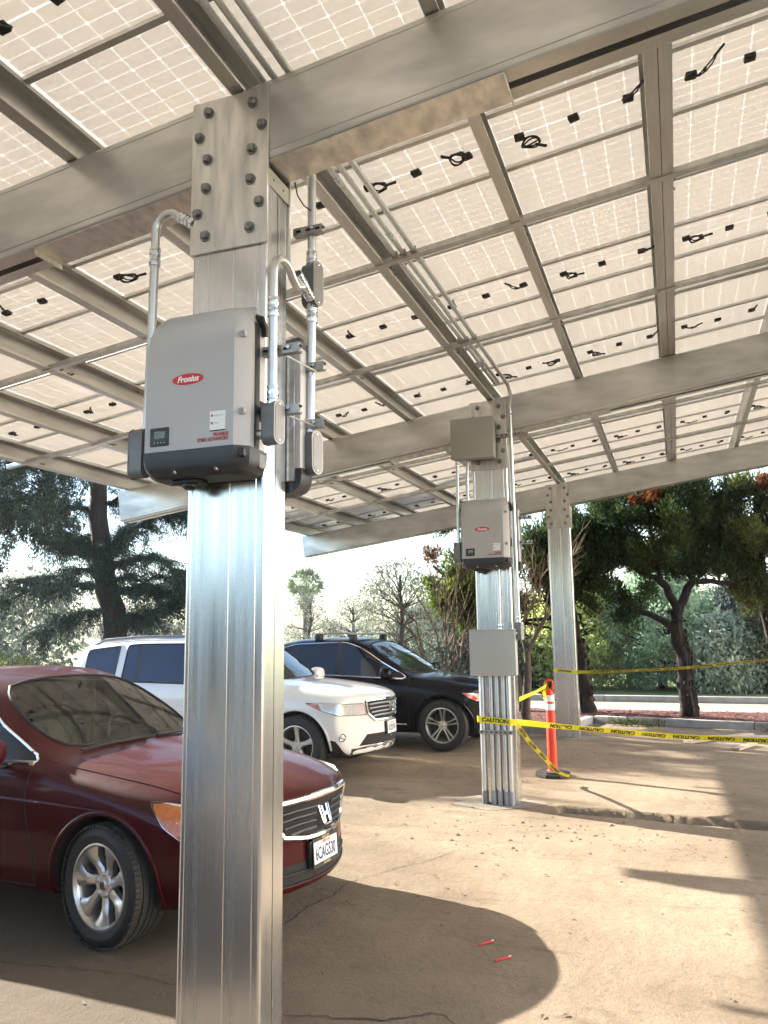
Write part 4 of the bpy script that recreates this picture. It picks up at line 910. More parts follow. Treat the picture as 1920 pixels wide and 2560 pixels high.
# ------------------------------------------------------------------ inverters
inv_grey = mat('inverter_grey', (.47, .455, .445), .42, c2=(.45, .435, .425), scale=3)
inv_light = mat('inverter_side_grey', (.56, .555, .57), .45)
inv_dark = mat('inverter_charcoal', (.035, .038, .043), .42, c2=(.03, .032, .037), scale=20)
red_m = mat('logo_red', (.62, .012, .016), .4); white_m = mat('print_white', (.85, .85, .83), .5); rtext = mat('print_red', (.42, .03, .03), .5)
lcd = mat('lcd', (.10, .12, .07), .15, c2=(.17, .20, .11), scale=90)
def inverter(label, loc, rz, scale=1):
    t = thing('inverter', label, 'inverter', loc, rz, 'string inverters on the columns'); Wd = .538
    def ring(z, yf, cl, cr, ins, yb):
        return [Vector(p) for p in ((ins, yb, z), (ins, yf*.62, z), (ins+cl*.5, yf*.86, z), (ins+cl, yf, z), (Wd-ins-cr, yf, z), (Wd-ins-cr*.45, yf+.022, z), (Wd-ins, yf+.048, z), (Wd-ins, yb, z))]
    def shell(rows, name, m):
        rows = [r + r[:1] for r in rows]; mb = MB().grid(rows)
        for r in (rows[0], rows[-1]): b = len(mb.v); mb.v += [tuple(p) for p in r[:-1]]; mb.f.append(tuple(range(b, b+len(r)-1)))
        return mb.build(name, m, t, ang=32)
    lv = [(.113, -.213, .045, .054, 0), (.30, -.2135, .045, .054, 0), (.50, -.214, .045, .054, 0), (.585, -.212, .047, .056, 0), (.64, -.203, .055, .060, .001), (.69, -.186, .066, .066, .004), (.725, -.165, .078, .072, .010), (.75, -.138, .09, .08, .018), (.762, -.112, .10, .085, .026), (.7655, -.09, .105, .09, .034)]
    cv_ = shell([ring(z, yf, cl, cr, ins, -.085) for z, yf, cl, cr, ins in lv], 'cover', inv_grey)
    lv = [(.0, -.165, .06, .06, .055), (.006, -.188, .06, .06, .036), (.022, -.203, .055, .06, .016), (.045, -.212, .05, .058, .004), (.08, -.2165, .047, .056, -.001), (.1125, -.217, .046, .055, -.0015)]
    base = shell([ring(z, yf, cl, cr, ins, -.02) for z, yf, cl, cr, ins in lv], 'base', inv_dark)
    MB().bbox((.004, -.087, .10), (Wd-.004, -.02, .70), .012, 2).build('rear_housing', inv_light, t)
    MB().bbox((Wd-.012, -.135, .112), (Wd+.003, -.088, .675), .006, 2).build('side_seal', inv_dark, t)
    MB().bbox((-.003, -.135, .112), (.012, -.088, .675), .006, 2).build('side_seal', inv_dark, t)
    for k in range(12): MB().box((Wd-.004, -.084+.0052*k, .24), (Wd+.0025, -.0815+.0052*k, .33)).build('cooling_fin', inv_dark, t)
    MB().bbox((.03, -.02, .05), (Wd-.03, -.004, .72), .003, 1).build('wall_bracket', strut_m, t)
    h = MB().tube([(Wd-.01, -.11, .70), (Wd+.012, -.10, .695), (Wd+.014, -.07, .665), (Wd+.004, -.055, .63)], .016, 8).build('handle', black_pl, t)
    mb = MB().lathe([(0, 0), (.035, 0), (.038, -.008), (.036, -.030), (.022, -.042), (0, -.042)], (.205, -.10, .002), (0, 0, 1), 8); mb.bbox((.135, -.14, -.018), (.275, -.06, .004), .008, 2); mb.build('disconnect_knob', black_pl, t)
    M = plane_M((0, -.2141, 0), (1, 0, 0), (0, 0, 1))
    def disc(cx_, cz, a, b, y, name, m, p):
        MB().prism([(cx_+a*math.cos(q), cz+b*math.sin(q)) for q in np.linspace(0, 2*math.pi, 49)[:-1]], M @ Matrix.Translation((0, 0, y)), .0012).build(name, m, p)
    disc(.258, .423, .0785, .0245, .0, 'logo_oval', red_m, cv_)
    lg = text_mb('Fronius', .037, .0003, bold=.0014, xs=.95, shear=.28); lg.xform(M @ Matrix.Translation((.258, .4225, .0018))); lg.build('logo_lettering', white_m, cv_)
    for s_, z_ in (('FRONIUS', .164), ('SYMO ADVANCED', .1455)):
        tx = text_mb(s_, .0205, .0003, 'RIGHT', .0007, .88); tx.xform(M @ Matrix.Translation((.462, z_, .0006))); tx.build('model_lettering', rtext, cv_)
    st = MB().box((.371, .184, 0), (.447, .266, .0008), M).build('sticker', white_m, cv_)
    for z_ in (.247, .214): MB().box((.377, z_-.0045, .001), (.386, z_+.0055, .0014), M).build('sticker_mark', red_m, st)
    for z_, tx_ in ((.247, 'Connect to Grid'), (.214, 'PV Solar')):
        tt = text_mb(tx_, .0068, .0001, 'LEFT'); tt.xform(M @ Matrix.Translation((.390, z_, .0012))); tt.build('sticker_lettering', black_pl, st)
    MB().box((.373, .1795, 0), (.447, .1838, .001), M).build('sticker_bar', black_pl, st)
    dp = MB().bbox((.074, .138, -.004), (.169, .220, .004), .003, 2, M).build('display', inv_dark, cv_)
    MB().box((.097, .171, .0041), (.152, .203, .0052), M).build('screen', lcd, dp)
    for k in range(4): MB().lathe([(0, .0015), (.0022, .001), (.0025, 0)], M @ Vector((.100+.016*k, .153, .0041)), (0, -1, 0), 8).build('button', alum, dp)
    for k in range(3): MB().lathe([(0, .0015), (.002, .001), (.0022, 0)], M @ Vector((.085, .178+.010*k, .0041)), (0, -1, 0), 8).build('indicator', black_pl, dp)
    for x_ in (.192, .397):
        MB().lathe([(0, .003), (.006, .003), (.0075, 0), (.011, -.004)], (x_, -.204, .020), (0, -1, -.5), 12).build('cover_screw', emt_fit, base)
        MB().bbox((x_-.012, -.208, .022), (x_+.012, -.198, .036), .004, 2).build('screw_recess', black_pl, base)
    for z_ in (.26, .60):
        MB().bbox((Wd-.032, -.204, z_-.014), (Wd-.008, -.186, z_+.014), .003, 1).build('side_clip', inv_grey, cv_)
        MB().lathe([(0, .004), (.006, .003), (.007, 0)], (Wd-.018, -.205, z_), (.4, -.9, 0), 10).build('clip_screw', bolt_m, cv_)
        MB().lathe([(0, .003), (.006, .002), (.007, 0)], (-.001, -.14, z_), (-1, 0, 0), 10).build('clip_screw', bolt_m, cv_)
    MB().bbox((Wd-.03, -.21, .062), (Wd-.004, -.182, .102), .006, 2).build('latch_recess', black_pl, base)
    MB().bbox((Wd-.006, -.085, .035), (Wd+.002, -.028, .10), .004, 1).build('knockout_panel', grey_pvc, t)
    return t
inverter('grey inverter with red oval logo on the column beside the maroon sedan', (-.3207, -.001, 2.4605), 0)
inverter('inverter mounted back to back behind the one beside the sedan', (.262, DP+.001, 2.44), math.pi)
inverter('grey inverter with red oval logo between the two plain grey boxes', (-.3126, SP-.001, 2.456), 0)
inverter('inverter on the rear of the column with grey boxes', (.262, SP+DP+.001, 2.44), math.pi)
# ------------------------------------------------------------------ conduit runs
def coupling(mb, p, ax, r, n=2):
    ax = Vector(ax).normalized(); prof = []
    for k in range(n): h = (k-(n-1)/2)*r*2.4; prof += [(r*1.02, h-r*1.1), (r*1.28, h-r*1.0), (r*1.32, h-r*.3), (r*1.12, h-r*.2), (r*1.12, h+r*.25), (r*1.3, h+r*.35), (r*1.26, h+r*1.0), (r*1.02, h+r*1.1)]
    mb.lathe(prof, p, ax, 16); return mb
def lb_body(parent, base, top, hw, dpt, face, back_dir=None, name='conduit_body'):
    # elongated rounded conduit body; face = outward direction of its cover
    base, top, face = Vector(base), Vector(top), Vector(face).normalized(); ax = (top-base).normalized(); L_ = (top-base).length; sd_ = ax.cross(face)
    pr = [(hw*math.cos(a), max(-1e9, hw*math.sin(a))) for a in np.linspace(-math.pi, 0, 9)] + [(hw*math.cos(a), L_-2*hw+hw*math.sin(a)) for a in np.linspace(0, math.pi, 9)]
    M = plane_M(base + ax*hw - face*dpt*.5, sd_, ax)
    if M.col[2].to_3d().dot(face) < 0: M = plane_M(base + ax*hw - face*dpt*.5, -sd_, ax)
    o = MB().prism(pr, M, dpt).build(name, grey_pvc, parent, world=True, ang=40)
    MB().prism([(x*1.06, y*1.03-.001) for x, y in pr], M @ Matrix.Translation((0, 0, dpt)), .004).build('body_lid', mat('conduit_lid', (.25, .255, .26), .45, .3), o, world=True)
    MB().prism([(x*.84, L_/2-hw+(y-L_/2+hw)*.93) for x, y in pr], M @ Matrix.Translation((0, 0, dpt+.0042)), .0015).build('lid_panel', grey_pvc, o, world=True)
    for q in (.0, L_-2*hw): MB().lathe([(0, .003), (.004, .002), (.005, 0)], M @ Vector((0, q+(-hw*.55 if q == 0 else hw*.55), dpt+.0057)), face, 8).build('lid_screw', emt_fit, o, world=True)
    return o
def run(parent, pts, r, couple=(), name='pipe'):
    p_ = MB().tube(pts, r, 14).build(name, emt, parent, world=True)
    for p, ax in couple: coupling(MB(), Vector(p), ax, r).build('coupling', emt_fit, p_, world=True)
    return p_
t = thing('conduit_run', 'bent conduit dropping from the bolted plate to the left of the front inverter', 'conduit', (-.41, 0, 2.53))
pts = [(-.215, .0, 3.745)] + [(-.265, .0, 3.775)] + arc((-.335, 0, 3.74), (1, 0, 0), (0, 0, 1), .075, 25, 180, 9) + [(-.41, 0, 3.6), (-.41, -.01, 3.1), (-.41, -.02, 2.74)]
run(t, pts, .021, [((-.41, 0, 3.60), (0, 0, 1)), ((-.232, 0, 3.757), (-.05, 0, .033))])
lb_body(t, (-.412, -.06, 2.50), (-.412, -.06, 2.73), .036, .075, (-1, .1, 0)); run(t, [(-.39, -.05, 2.60), (-.31, -.05, 2.60)], .022, (), 'nipple')
t = thing('conduit_run', 'looped conduit from the front inverter side box up into the grey conduit body', 'conduit', (.287, -.1, 2.6))
pts = [(.287, -.1, 2.74), (.287, -.1, 3.20)] + [Vector((.287, -.1, 3.30)) + Vector((0.01*k*.6, .0, 0)) for k in ()]
e_ = Vector((.285, .30, 3.47)); cpt = Vector((.287, -.1, 3.36)); 
for k in range(11):
    a = math.pi*k/10*.80; pts.append(Vector((.287, -.1+.10*(1-math.cos(a)), 3.36+.10*math.sin(a))))
q_ = pts[-1]; pts += [q_ + Vector((0, .05, -.028)), Vector((.287, .20, 3.425)), Vector((.287, .26, 3.40))]
run(t, pts, .020, [((.287, -.1, 3.20), (0, 0, 1)), ((.287, -.1, 2.80), (0, 0, 1)), ((.287, .175, 3.44), (0, 1, -.4)), ((.287, .235, 3.412), (0, 1, -.4))])
lb_body(t, (.287, -.1, 2.585), (.287, -.1, 2.775), .034, .07, (1, -.22, 0)); run(t, [(.29, -.1, 2.635), (.21, -.1, 2.635)], .022, (), 'nipple')
t = thing('conduit_run', 'straight conduit through the tee body down to the rear inverter box', 'conduit', (.275, .32, 2.55))
run(t, [(.275, .32, 4.40), (.275, .32, 3.58)], .0215, [((.275, .32, 3.605), (0, 0, 1))]); run(t, [(.277, .32, 3.38), (.268, .32, 2.73)], .0215, [((.277, .32, 3.335), (0, 0, 1)), ((.268, .32, 2.755), (0, 0, 1))])
lb_body(t, (.277, .32, 3.365), (.276, .32, 3.59), .036, .075, (1, -.25, 0)); lb_body(t, (.27, .32, 2.53), (.267, .32, 2.74), .039, .08, (1, -.25, 0)); run(t, [(.27, .32, 2.60), (.22, .30, 2.60)], .024, (), 'nipple')
def strut(label, x0, x1, y, z, face=-1, grp='slotted strut channels on the columns'):
    t = thing('strut_channel', label, 'strut', (x0, y, z), 0, grp); hh = .0205; L_ = x1-x0
    o = MB(); o.box((0, 0, -hh), (L_, .003, hh)); o.box((0, .0031, hh-.003), (L_, .036, hh)); o.box((0, .0031, -hh), (L_, .036, -hh+.003)); o.box((0, .033, hh-.010), (L_, .036, hh-.0031)); o.box((0, .033, -hh+.0031), (L_, .036, -hh+.010))
    o.build('channel', strut_m, t)
    for k in range(int(L_/.05)):
        xx = .03+.05*k
        MB().prism([(xx+.007*s_+.007*math.cos(a), .0065*math.sin(a)) for s_, a0 in ((1, -90), (-1, 90)) for a in np.radians(np.linspace(a0, a0+180, 7))], plane_M((0, -.0004, 0), (1, 0, 0), (0, 0, 1)), .0008).build('slot', dark_hole, t)
    MB().lathe([(0, .008), (.009, .008), (.010, 0)], (L_-.05, -.001, .004), (0, -1, 0), 6).build('strap_bolt', emt_fit, t); return t
strut('short slotted strut behind the looped conduit, upper level', .15, .392, -.062, 3.021); strut('short slotted strut behind the looped conduit, lower level', .15, .392, -.062, 2.748)
strut('slotted strut holding the straight conduit beside the rear inverter, upper', .165, .349, .29, 3.056); strut('slotted strut holding the straight conduit beside the rear inverter, lower', .165, .352, .29, 2.775); strut('slotted strut holding the straight conduit just below the beam', .19, .345, .285, 3.755)
for z_, od in ((3.0, 'upper'), (2.73, 'lower')): tag(MB().tube([(.30, -.03, z_+.01), (.31, .30, z_+.03)], .0045, 8).build('threaded_rod', emt), 'thin threaded rod tying the %s pair of strut channels' % od, 'rod', 'rods between the struts')
tag(MB().tube([(.215, .25, 4.0), (.22, .27, 3.94), (.245, .29, 3.89), (.28, .30, 3.86)], .0035, 6).build('wire_lead', black_pl), 'thin black wire hanging under the beam beside the straight conduit', 'wire')
# conduits along the purlin above the columns
def zc(x, h=.035): return ZT+SL*x+h
t = thing('conduit_run', 'roof conduit nearest the purlin above the columns', 'conduit', (.155, 0, zc(.155)), 0, 'conduits along the roof'); run(t, [(.150, YA, zc(.15)), (.150, 1.97, zc(.15)), (.172, 4.1, zc(.17)), (.175, 5.2, zc(.17))], .0165, [((.15, y_, zc(.15)), (0, 1, 0)) for y_ in (-.55, .95, 4.5)])
t = thing('conduit_run', 'middle one of the roof conduits above the columns', 'conduit', (.205, 0, zc(.205)), 0, 'conduits along the roof'); run(t, [(.208, YA, zc(.2)), (.208, 1.98, zc(.2)), (.215, 4.1, zc(.2)), (.215, 5.2, zc(.2))], .0165, [((.208, y_, zc(.2)), (0, 1, 0)) for y_ in (-.95, 1.70, 4.5)])
t = thing('conduit_run', 'roof conduit that turns down beside the column with grey boxes', 'conduit', (.27, SP+.05, 1.7)); zr_ = zc(.28)
pts = [(.285, YA, zr_), (.285, 2.1, zr_), (.285, SP-.32, zr_)] + arc((.285, SP-.30, zr_-.22), (0, 0, 1), (0, 1, 0), .22, 0, 55, 6)
pts += [Vector((.262, SP-.075, 4.25)), Vector((.262, SP-.06, 4.15))] + [(.262, SP-.055, 3.6), (.266, SP-.05, 2.6), (.270, SP-.04, 1.90)]
run(t, pts, .0185, [((.285, 2.12, zr_), (0, 1, 0)), ((.262, SP-.058, 4.17), (0, 0, 1)), ((.27, SP-.04, 1.91), (0, 0, 1))]); lb_body(t, (.272, SP-.04, 1.70), (.272, SP-.04, 1.885), .034, .07, (1, -.3, 0))
run(t, [(.26, SP-.05, 1.77), (.20, SP-.08, 1.77)], .02, (), 'nipple')
for y_ in STR[:2]:
    for x_ in (.15, .21, .285): MB().bbox((x_-.022, y_-.045, zc(x_)-.022), (x_+.022, y_-.025, zc(x_)+.022), .004, 1).build('conduit_clamp', strut_m, t, world=True)
# ------------------------------------------------------------------ boxes and conduits on the second column
boxg = mat('enclosure_grey', (.40, .405, .385), .5, c2=(.385, .39, .37), scale=4)
def enclosure(label, x0, x1, z0, z1, y0, y1):
    t = thing('electrical_box', label, 'electrical box', ((x0+x1)/2, (y0+y1)/2, z0)); a = Vector(((x0+x1)/2, (y0+y1)/2, z0))
    MB().bbox((x0, y0+.02, z0), (x1, y1, z1), .006, 2).build('box', boxg, t, world=True); c_ = MB().bbox((x0-.006, y0, z0-.006), (x1+.006, y0+.0195, z1+.006), .005, 2).build('door', boxg, t, world=True)
    for x in (x0+.03, x1-.03): MB().lathe([(0, .004), (.007, .003), (.008, 0)], (x, y0-.0005, z0+.02), (0, -1, 0), 10).build('screw', emt_fit, c_, world=True)
    return t
enclosure('square grey electrical box up on the bolted plate above the inverter', -.379, .092, 3.675, 4.12, SP-.20, SP-.045)
enclosure('flat grey electrical box above the five conduits, below the inverter', -.240, .241, 1.332, 1.797, SP-.16, SP-.006)
MB().bbox((-.247, SP-.165, 1.797), (.248, SP-.006, 1.812), .003, 1).build('rain_lip', boxg, bpy.data.objects['electrical_box.001'], world=True)
grp2 = 'straight conduits at the column with grey boxes'
t = thing('conduit_run', 'outer conduit from the upper grey box down to the inverter side body', 'conduit', (-.34, SP-.13, 2.55)); run(t, [(-.332, SP-.13, 3.67), (-.342, SP-.13, 2.75)], .0165, [((-.332, SP-.13, 3.64), (0, 0, 1)), ((-.342, SP-.13, 2.78), (0, 0, 1))]); lb_body(t, (-.348, SP-.13, 2.54), (-.347, SP-.13, 2.76), .035, .07, (-1, .1, 0)); run(t, [(-.34, SP-.12, 2.60), (-.31, SP-.12, 2.60)], .02, (), 'nipple')
t = thing('conduit_run', 'inner conduit from the upper grey box running behind the inverter', 'conduit', (-.23, SP-.10, 3.1)); run(t, [(-.224, SP-.09, 3.67), (-.224, SP-.09, 3.60), (-.232, SP-.10, 3.48), (-.232, SP-.10, 3.0)], .017, [((-.232, SP-.10, 3.44), (0, 0, 1))])
t = thing('conduit_run', 'short conduit between the inverter and the lower grey box', 'conduit', (.07, SP-.05, 1.8)); run(t, [(.075, SP-.05, 2.46), (.070, SP-.05, 1.81)], .0165, [((.070, SP-.05, 1.83), (0, 0, 1))])
for x_, od in zip((-.153, -.057, .010, .078, .13), ('farthest from', 'fourth from', 'third from', 'second from', 'nearest')):
    t = thing('conduit_run', 'upright conduit below the flat grey box, %s the trench' % od, 'conduit', (x_, SP-.035, 0), 0, 'five upright conduits side by side')
    run(t, [(x_, SP-.030, 1.335), (x_, SP-.030, .10)], .0215 if x_ > -.1 else .027); MB().lathe([(.027, -.05), (.029, .02), (.029, .11), (.024, .115)], (x_, SP-.030, .03), (0, 0, 1), 14).build('sleeve', grey_pvc if x_ < -.1 else mat('pvc_grey', (.30, .31, .33), .5), t, world=True)
strut('slotted strut clamping the five upright conduits', -.185, .17, SP-.072, .742); strut('thin slotted strut beside the upper grey box', .08, .42, SP-.05, 3.93)
strut('slotted strut by the rear inverter on the column with boxes, upper', .19, .40, SP+.27, 3.05); strut('slotted strut by the rear inverter on the column with boxes, lower', .19, .40, SP+.27, 2.77)
t = thing('conduit_run', 'slim conduit up the side of the column with grey boxes', 'conduit', (.22, SP+.10, 2.4)); run(t, [(.222, SP+.09, 3.95), (.222, SP+.09, 1.80)], .014)
# ------------------------------------------------------------------ vegetation
bark = mat('bark', (.032, .023, .018), .95, c2=(.012, .009, .008), scale=14, stretch=(1, 1, .18), detail=8, bump=1, bscale=26, bstretch=(1, 1, .16))
bark_red = mat('bark_reddish', (.10, .062, .042), .95, c2=(.045, .028, .02), scale=16, stretch=(1, 1, .2), bump=.8, bscale=40)
twig_m = mat('bare_twig', (.20, .145, .090), .85, c2=(.11, .075, .05), scale=12, stretch=(1, 1, .3))
twig_pale = mat('pale_twig', (.30, .22, .13), .85, c2=(.19, .13, .08), scale=12)  # lighter tan for the small bare tree
L_jun = leaf_mat('juniper_leaf', (.016, .036, .014), (.055, .080, .022), .25, .45, .9)
L_jun2 = leaf_mat('juniper_olive_leaf', (.040, .055, .018), (.11, .115, .035), .32, .45, .9)
L_dead = leaf_mat('dead_foliage', (.17, .065, .03), (.10, .045, .025), .35, .35, 2)
L_ced = leaf_mat('cedar_needle', (.012, .028, .022), (.024, .046, .034), .14, .4, .6)
L_fine = leaf_mat('fine_dark_leaf', (.020, .036, .025), (.042, .062, .038), .2, .45, .8)
L_con = leaf_mat('lit_conifer_leaf', (.27, .31, .12), (.38, .40, .18), .5, .35, .35)
L_blue = leaf_mat('blue_green_leaf', (.20, .29, .19), (.32, .39, .25), .5, .35, .35)
L_pale = leaf_mat('pale_weeping_leaf', (.42, .44, .32), (.28, .32, .23), .45, .35, .5)
L_far = leaf_mat('far_tree_leaf', (.085, .105, .080), (.14, .145, .105), .35, .3, .3)
L_slate = leaf_mat('slate_leaf', (.050, .075, .070), (.085, .105, .085), .3, .3, .4)
L_palm = leaf_mat('palm_leaf', (.09, .14, .06), (.15, .18, .08), .3, .3, 1)
rng = np.random.default_rng(11)
def unit(n):
    v = rng.normal(size=(n, 3)); return v/np.linalg.norm(v, axis=1, keepdims=True)
def leaves(P, D, ln, wd):                                    # rhombic leaf faces at P pointing along D
    n = len(P); D = D/np.linalg.norm(D, axis=1, keepdims=True); a = unit(n); S_ = np.cross(D, a); S_ /= np.linalg.norm(S_, axis=1, keepdims=True)+1e-9
    ln = (ln*rng.uniform(.6, 1.35, n))[:, None]; wd = (wd*rng.uniform(.7, 1.3, n))[:, None]
    V = np.stack([P, P+D*ln*.45+S_*wd, P+D*ln, P+D*ln*.45-S_*wd], 1).reshape(-1, 3); return V, np.arange(4*n).reshape(n, 4)
class Crown:
    def __init__(s): s.V = []; s.F = []; s.n = 0
    def add(s, V, F): s.V.append(V); s.F.append(F+s.n); s.n += len(V)
    def tuft(s, c, r, n, ln, wd, up=.35, flat=1., out=.7):   # clump: leaves in a ball, pointing outward and up
        d = unit(n); rad = rng.uniform(.15, 1, n)[:, None]**.6; P = np.array(c) + d*rad*r*np.array([1, 1, flat]); D = d*out + rng.normal(size=(n, 3))*.5 + np.array([0, 0, up]); s.add(*leaves(P, D, ln, wd))
    def spray(s, pts, spread, n, ln, wd, droop=-.25):        # leaves along a branch polyline
        pts = np.array([tuple(p) for p in pts]); k = rng.uniform(0, len(pts)-1.001, n); i = k.astype(int); f = (k-i)[:, None]; P = pts[i]*(1-f)+pts[i+1]*f
        P = P + rng.normal(size=(n, 3))*spread*np.array([1, 1, .45]); D = (pts[i+1]-pts[i]) + rng.normal(size=(n, 3))*.55*np.linalg.norm(pts[i+1]-pts[i], axis=1, keepdims=True) + np.array([0, 0, droop])*np.linalg.norm(pts[i+1]-pts[i], axis=1, keepdims=True)
        s.add(*leaves(P, D, ln, wd))
    def hang(s, c, n, length, ln, wd, sway=.06):             # a hanging strand
        z = rng.uniform(0, length, n); P = np.array(c) + np.stack([rng.normal(size=n)*sway, rng.normal(size=n)*sway, -z], 1); s.add(*leaves(P, np.stack([rng.normal(size=n)*.3, rng.normal(size=n)*.3, -np.ones(n)], 1), ln, wd))
    def build(s, name, m, parent):
        V = np.concatenate(s.V) - np.array(xf(parent).translation); return link(name, np_mesh(name, V, np.concatenate(s.F)), m, parent)
def limb(a, b, sag=0, n=7, wob=.04, rnd=random):
    a, b = Vector(a), Vector(b); L_ = (b-a).length; out = []
    for k in range(n+1):
        f = k/n; p = a.lerp(b, f); p.z += sag*math.sin(math.pi*f); out.append(p + Vector((rnd.uniform(-1, 1), rnd.uniform(-1, 1), rnd.uniform(-1, 1)))*wob*L_*(0 if k in (0,) else .5 if k == n else 1))
    return out
def taper(n, a, b): return [a+(b-a)*k/(n-1) for k in range(n)]
def rugged(mb, pts, r0, r1, seg=12, amp=.18, seed=1):        # trunk with flutes and strips of bark
    rr = taper(len(pts), r0, r1); b = len(mb.v); mb.tube(pts, rr, seg); rn = random.Random(seed); fl = [rn.uniform(-amp, amp) for _ in range(seg)]
    for i, p in enumerate(pts):
        for k in range(seg):
            v = Vector(mb.v[b+i*seg+k]); mb.v[b+i*seg+k] = tuple(Vector(p) + (v-Vector(p))*(1+fl[k]+rn.uniform(-amp, amp)*.5))
def strips(mb, pts, r, n, seed):
    rn = random.Random(seed)
    for _ in range(n):
        i = rn.randrange(0, len(pts)-2); a = rn.uniform(0, 6.28); o = Vector((math.cos(a), math.sin(a), 0))*(r*rn.uniform(.95, 1.12)); p, q = Vector(pts[i])+o, Vector(pts[i+1])+o*rn.uniform(.9, 1.1); mb.tube([p, p.lerp(q, .5)+o*.06, q], [.006, r*.20, .004], 5)
def juniper(name, label, trunk, r0, limbs, blobs, leafm, n_per, ln=.105, wd=.016, dead=(), seed=1, group='twisted junipers in the mulch bed'):
    rnd = random.Random(seed); base = trunk[0]; t = thing(name, label, 'tree', base, 0, group); mb = MB(); inv = Matrix.Translation(base)
    tp = []
    for a, b in zip(trunk, trunk[1:]): tp += limb(a, b, 0, 5, .05, rnd)[:-1]
    tp.append(Vector(trunk[-1])); rugged(mb, tp, r0, r0*.55, 18, .22, seed); strips(mb, tp, r0*.92, 70, seed)
    ends = []
    for l in limbs:
        p = []
        for a, b in zip(l[0], l[0][1:]): p += limb(a, b, .02, 4, .06, rnd)[:-1]
        p.append(Vector(l[0][-1])); rugged(mb, p, l[1], l[1]*.4, 9, .12, seed+len(ends)); ends.append(p)
    cr = Crown(); allp = [q for p in ends for q in p[1:]] + [tp[-1]]
    for c, r in blobs:
        c = Vector(c); near_ = min(allp, key=lambda q: (q-c).length); p = limb(near_, c, .05, 5, .08, rnd); mb.tube(p, taper(len(p), .028, .010), 6)
        k = max(8, int(95*r*r))
        for _ in range(k):
            d = Vector(unit(1)[0]); o = c + Vector((d.x, d.y, d.z*.75))*r*rnd.uniform(.25, 1.0)
            if rnd.random() < .35: mb.tube([c.lerp(o, .1), c.lerp(o, .6)+Vector((0, 0, -.03)), o], [.012, .008, .004], 4)
            cr.tuft(o, rnd.uniform(.09, .20), n_per, ln, wd, .9, 1.25)
    mb.xform(inv.inverted()); mb.build('trunk', bark, t, ang=60); cr.build('crown', leafm, t)
    if dead:
        dc = Crown()
        for c, r in dead:
            for _ in range(9): dc.tuft(Vector(c)+Vector(unit(1)[0])*r*.7, r*.5, 60, .09, .012, .3, .9)
        dc.build('dead_foliage', L_dead, t)
    return t
rb = random.Random(5)
def blobs_in(c, rad, n, r0, r1, seed):
    rn = random.Random(seed); out = []
    for _ in range(n):
        d = Vector((rn.gauss(0, 1), rn.gauss(0, 1), rn.gauss(0, 1))).normalized()*rn.uniform(.35, 1)**.6; out.append(((c[0]+d.x*rad[0], c[1]+d.y*rad[1], c[2]+d.z*rad[2]), rn.uniform(r0, r1)))
    return out
# the juniper in the middle of the right-hand view
juniper('juniper_tree', 'leaning shaggy-barked juniper rising from the mulch bed with an open fork', [(1.98, 14.04, .05), (1.95, 13.9, .6), (1.93, 13.85, 1.15), (1.83, 13.75, 1.82), (1.87, 13.72, 2.26)], .165,
        [([(1.83, 13.75, 1.78), (1.346, 13.6, 2.09), (1.07, 13.6, 2.15), (.78, 13.6, 2.42)], .075), ([(1.87, 13.72, 2.2), (1.618, 13.7, 2.70), (1.32, 13.8, 2.88), (.95, 13.9, 3.1)], .085), ([(1.87, 13.72, 2.2), (2.18, 13.8, 2.715), (2.10, 13.8, 3.3), (1.9, 13.9, 4.2)], .09), ([(2.18, 13.8, 2.7), (2.87, 13.95, 2.66), (3.3, 14.1, 2.7)], .06), ([(1.62, 13.7, 2.68), (1.5, 13.9, 3.4), (1.3, 14, 4.3)], .05)],
        blobs_in((1.55, 13.9, 3.75), (1.45, 1.0, 1.0), 62, .30, .46, 4) + [((.75, 13.6, 2.45), .32), ((.50, 13.7, 2.75), .36), ((.35, 13.6, 3.2), .40), ((1.05, 13.6, 2.25), .22), ((.9, 13.7, 2.0), .18), ((3.2, 14.1, 2.85), .35), ((2.7, 13.9, 3.1), .35), ((2.65, 14.1, 4.2), .42), ((2.95, 14.0, 3.7), .40), ((2.4, 14.0, 4.6), .4), ((3.1, 14.1, 4.5), .4), ((.6, 13.8, 4.2), .4), ((.2, 13.9, 3.8), .38), ((1.4, 13.5, 2.55), .2), ((2.3, 13.9, 3.1), .28)], L_jun, 60, dead=[((1.2, 13.3, 4.25), .12), ((1.55, 13.2, 4.35), .17)], seed=2)
juniper('juniper_tree', 'thick-trunked juniper leaning behind the plain column', [(-.03, 14.5, .05), (-.08, 14.4, .7), (-.14, 14.25, 1.5), (-.25, 14.2, 2.3)], .20,
        [([(-.22, 14.2, 2.2), (-.6, 14.1, 2.9), (-.9, 14.1, 3.6)], .08), ([(-.22, 14.2, 2.2), (.1, 14.2, 3.0), (.2, 14.3, 3.8)], .09), ([(-.2, 14.25, 1.9), (-.7, 14.2, 2.05), (-1.3, 14.1, 1.95)], .06)],
        blobs_in((-.25, 14.2, 3.4), (.9, .8, 1.0), 38, .30, .45, 9) + [((-.55, 14, 2.5), .32), ((.25, 13.9, 2.3), .26), ((.3, 14, 2.7), .3), ((-1.2, 14.1, 2.3), .3)], L_jun, 60, seed=3)
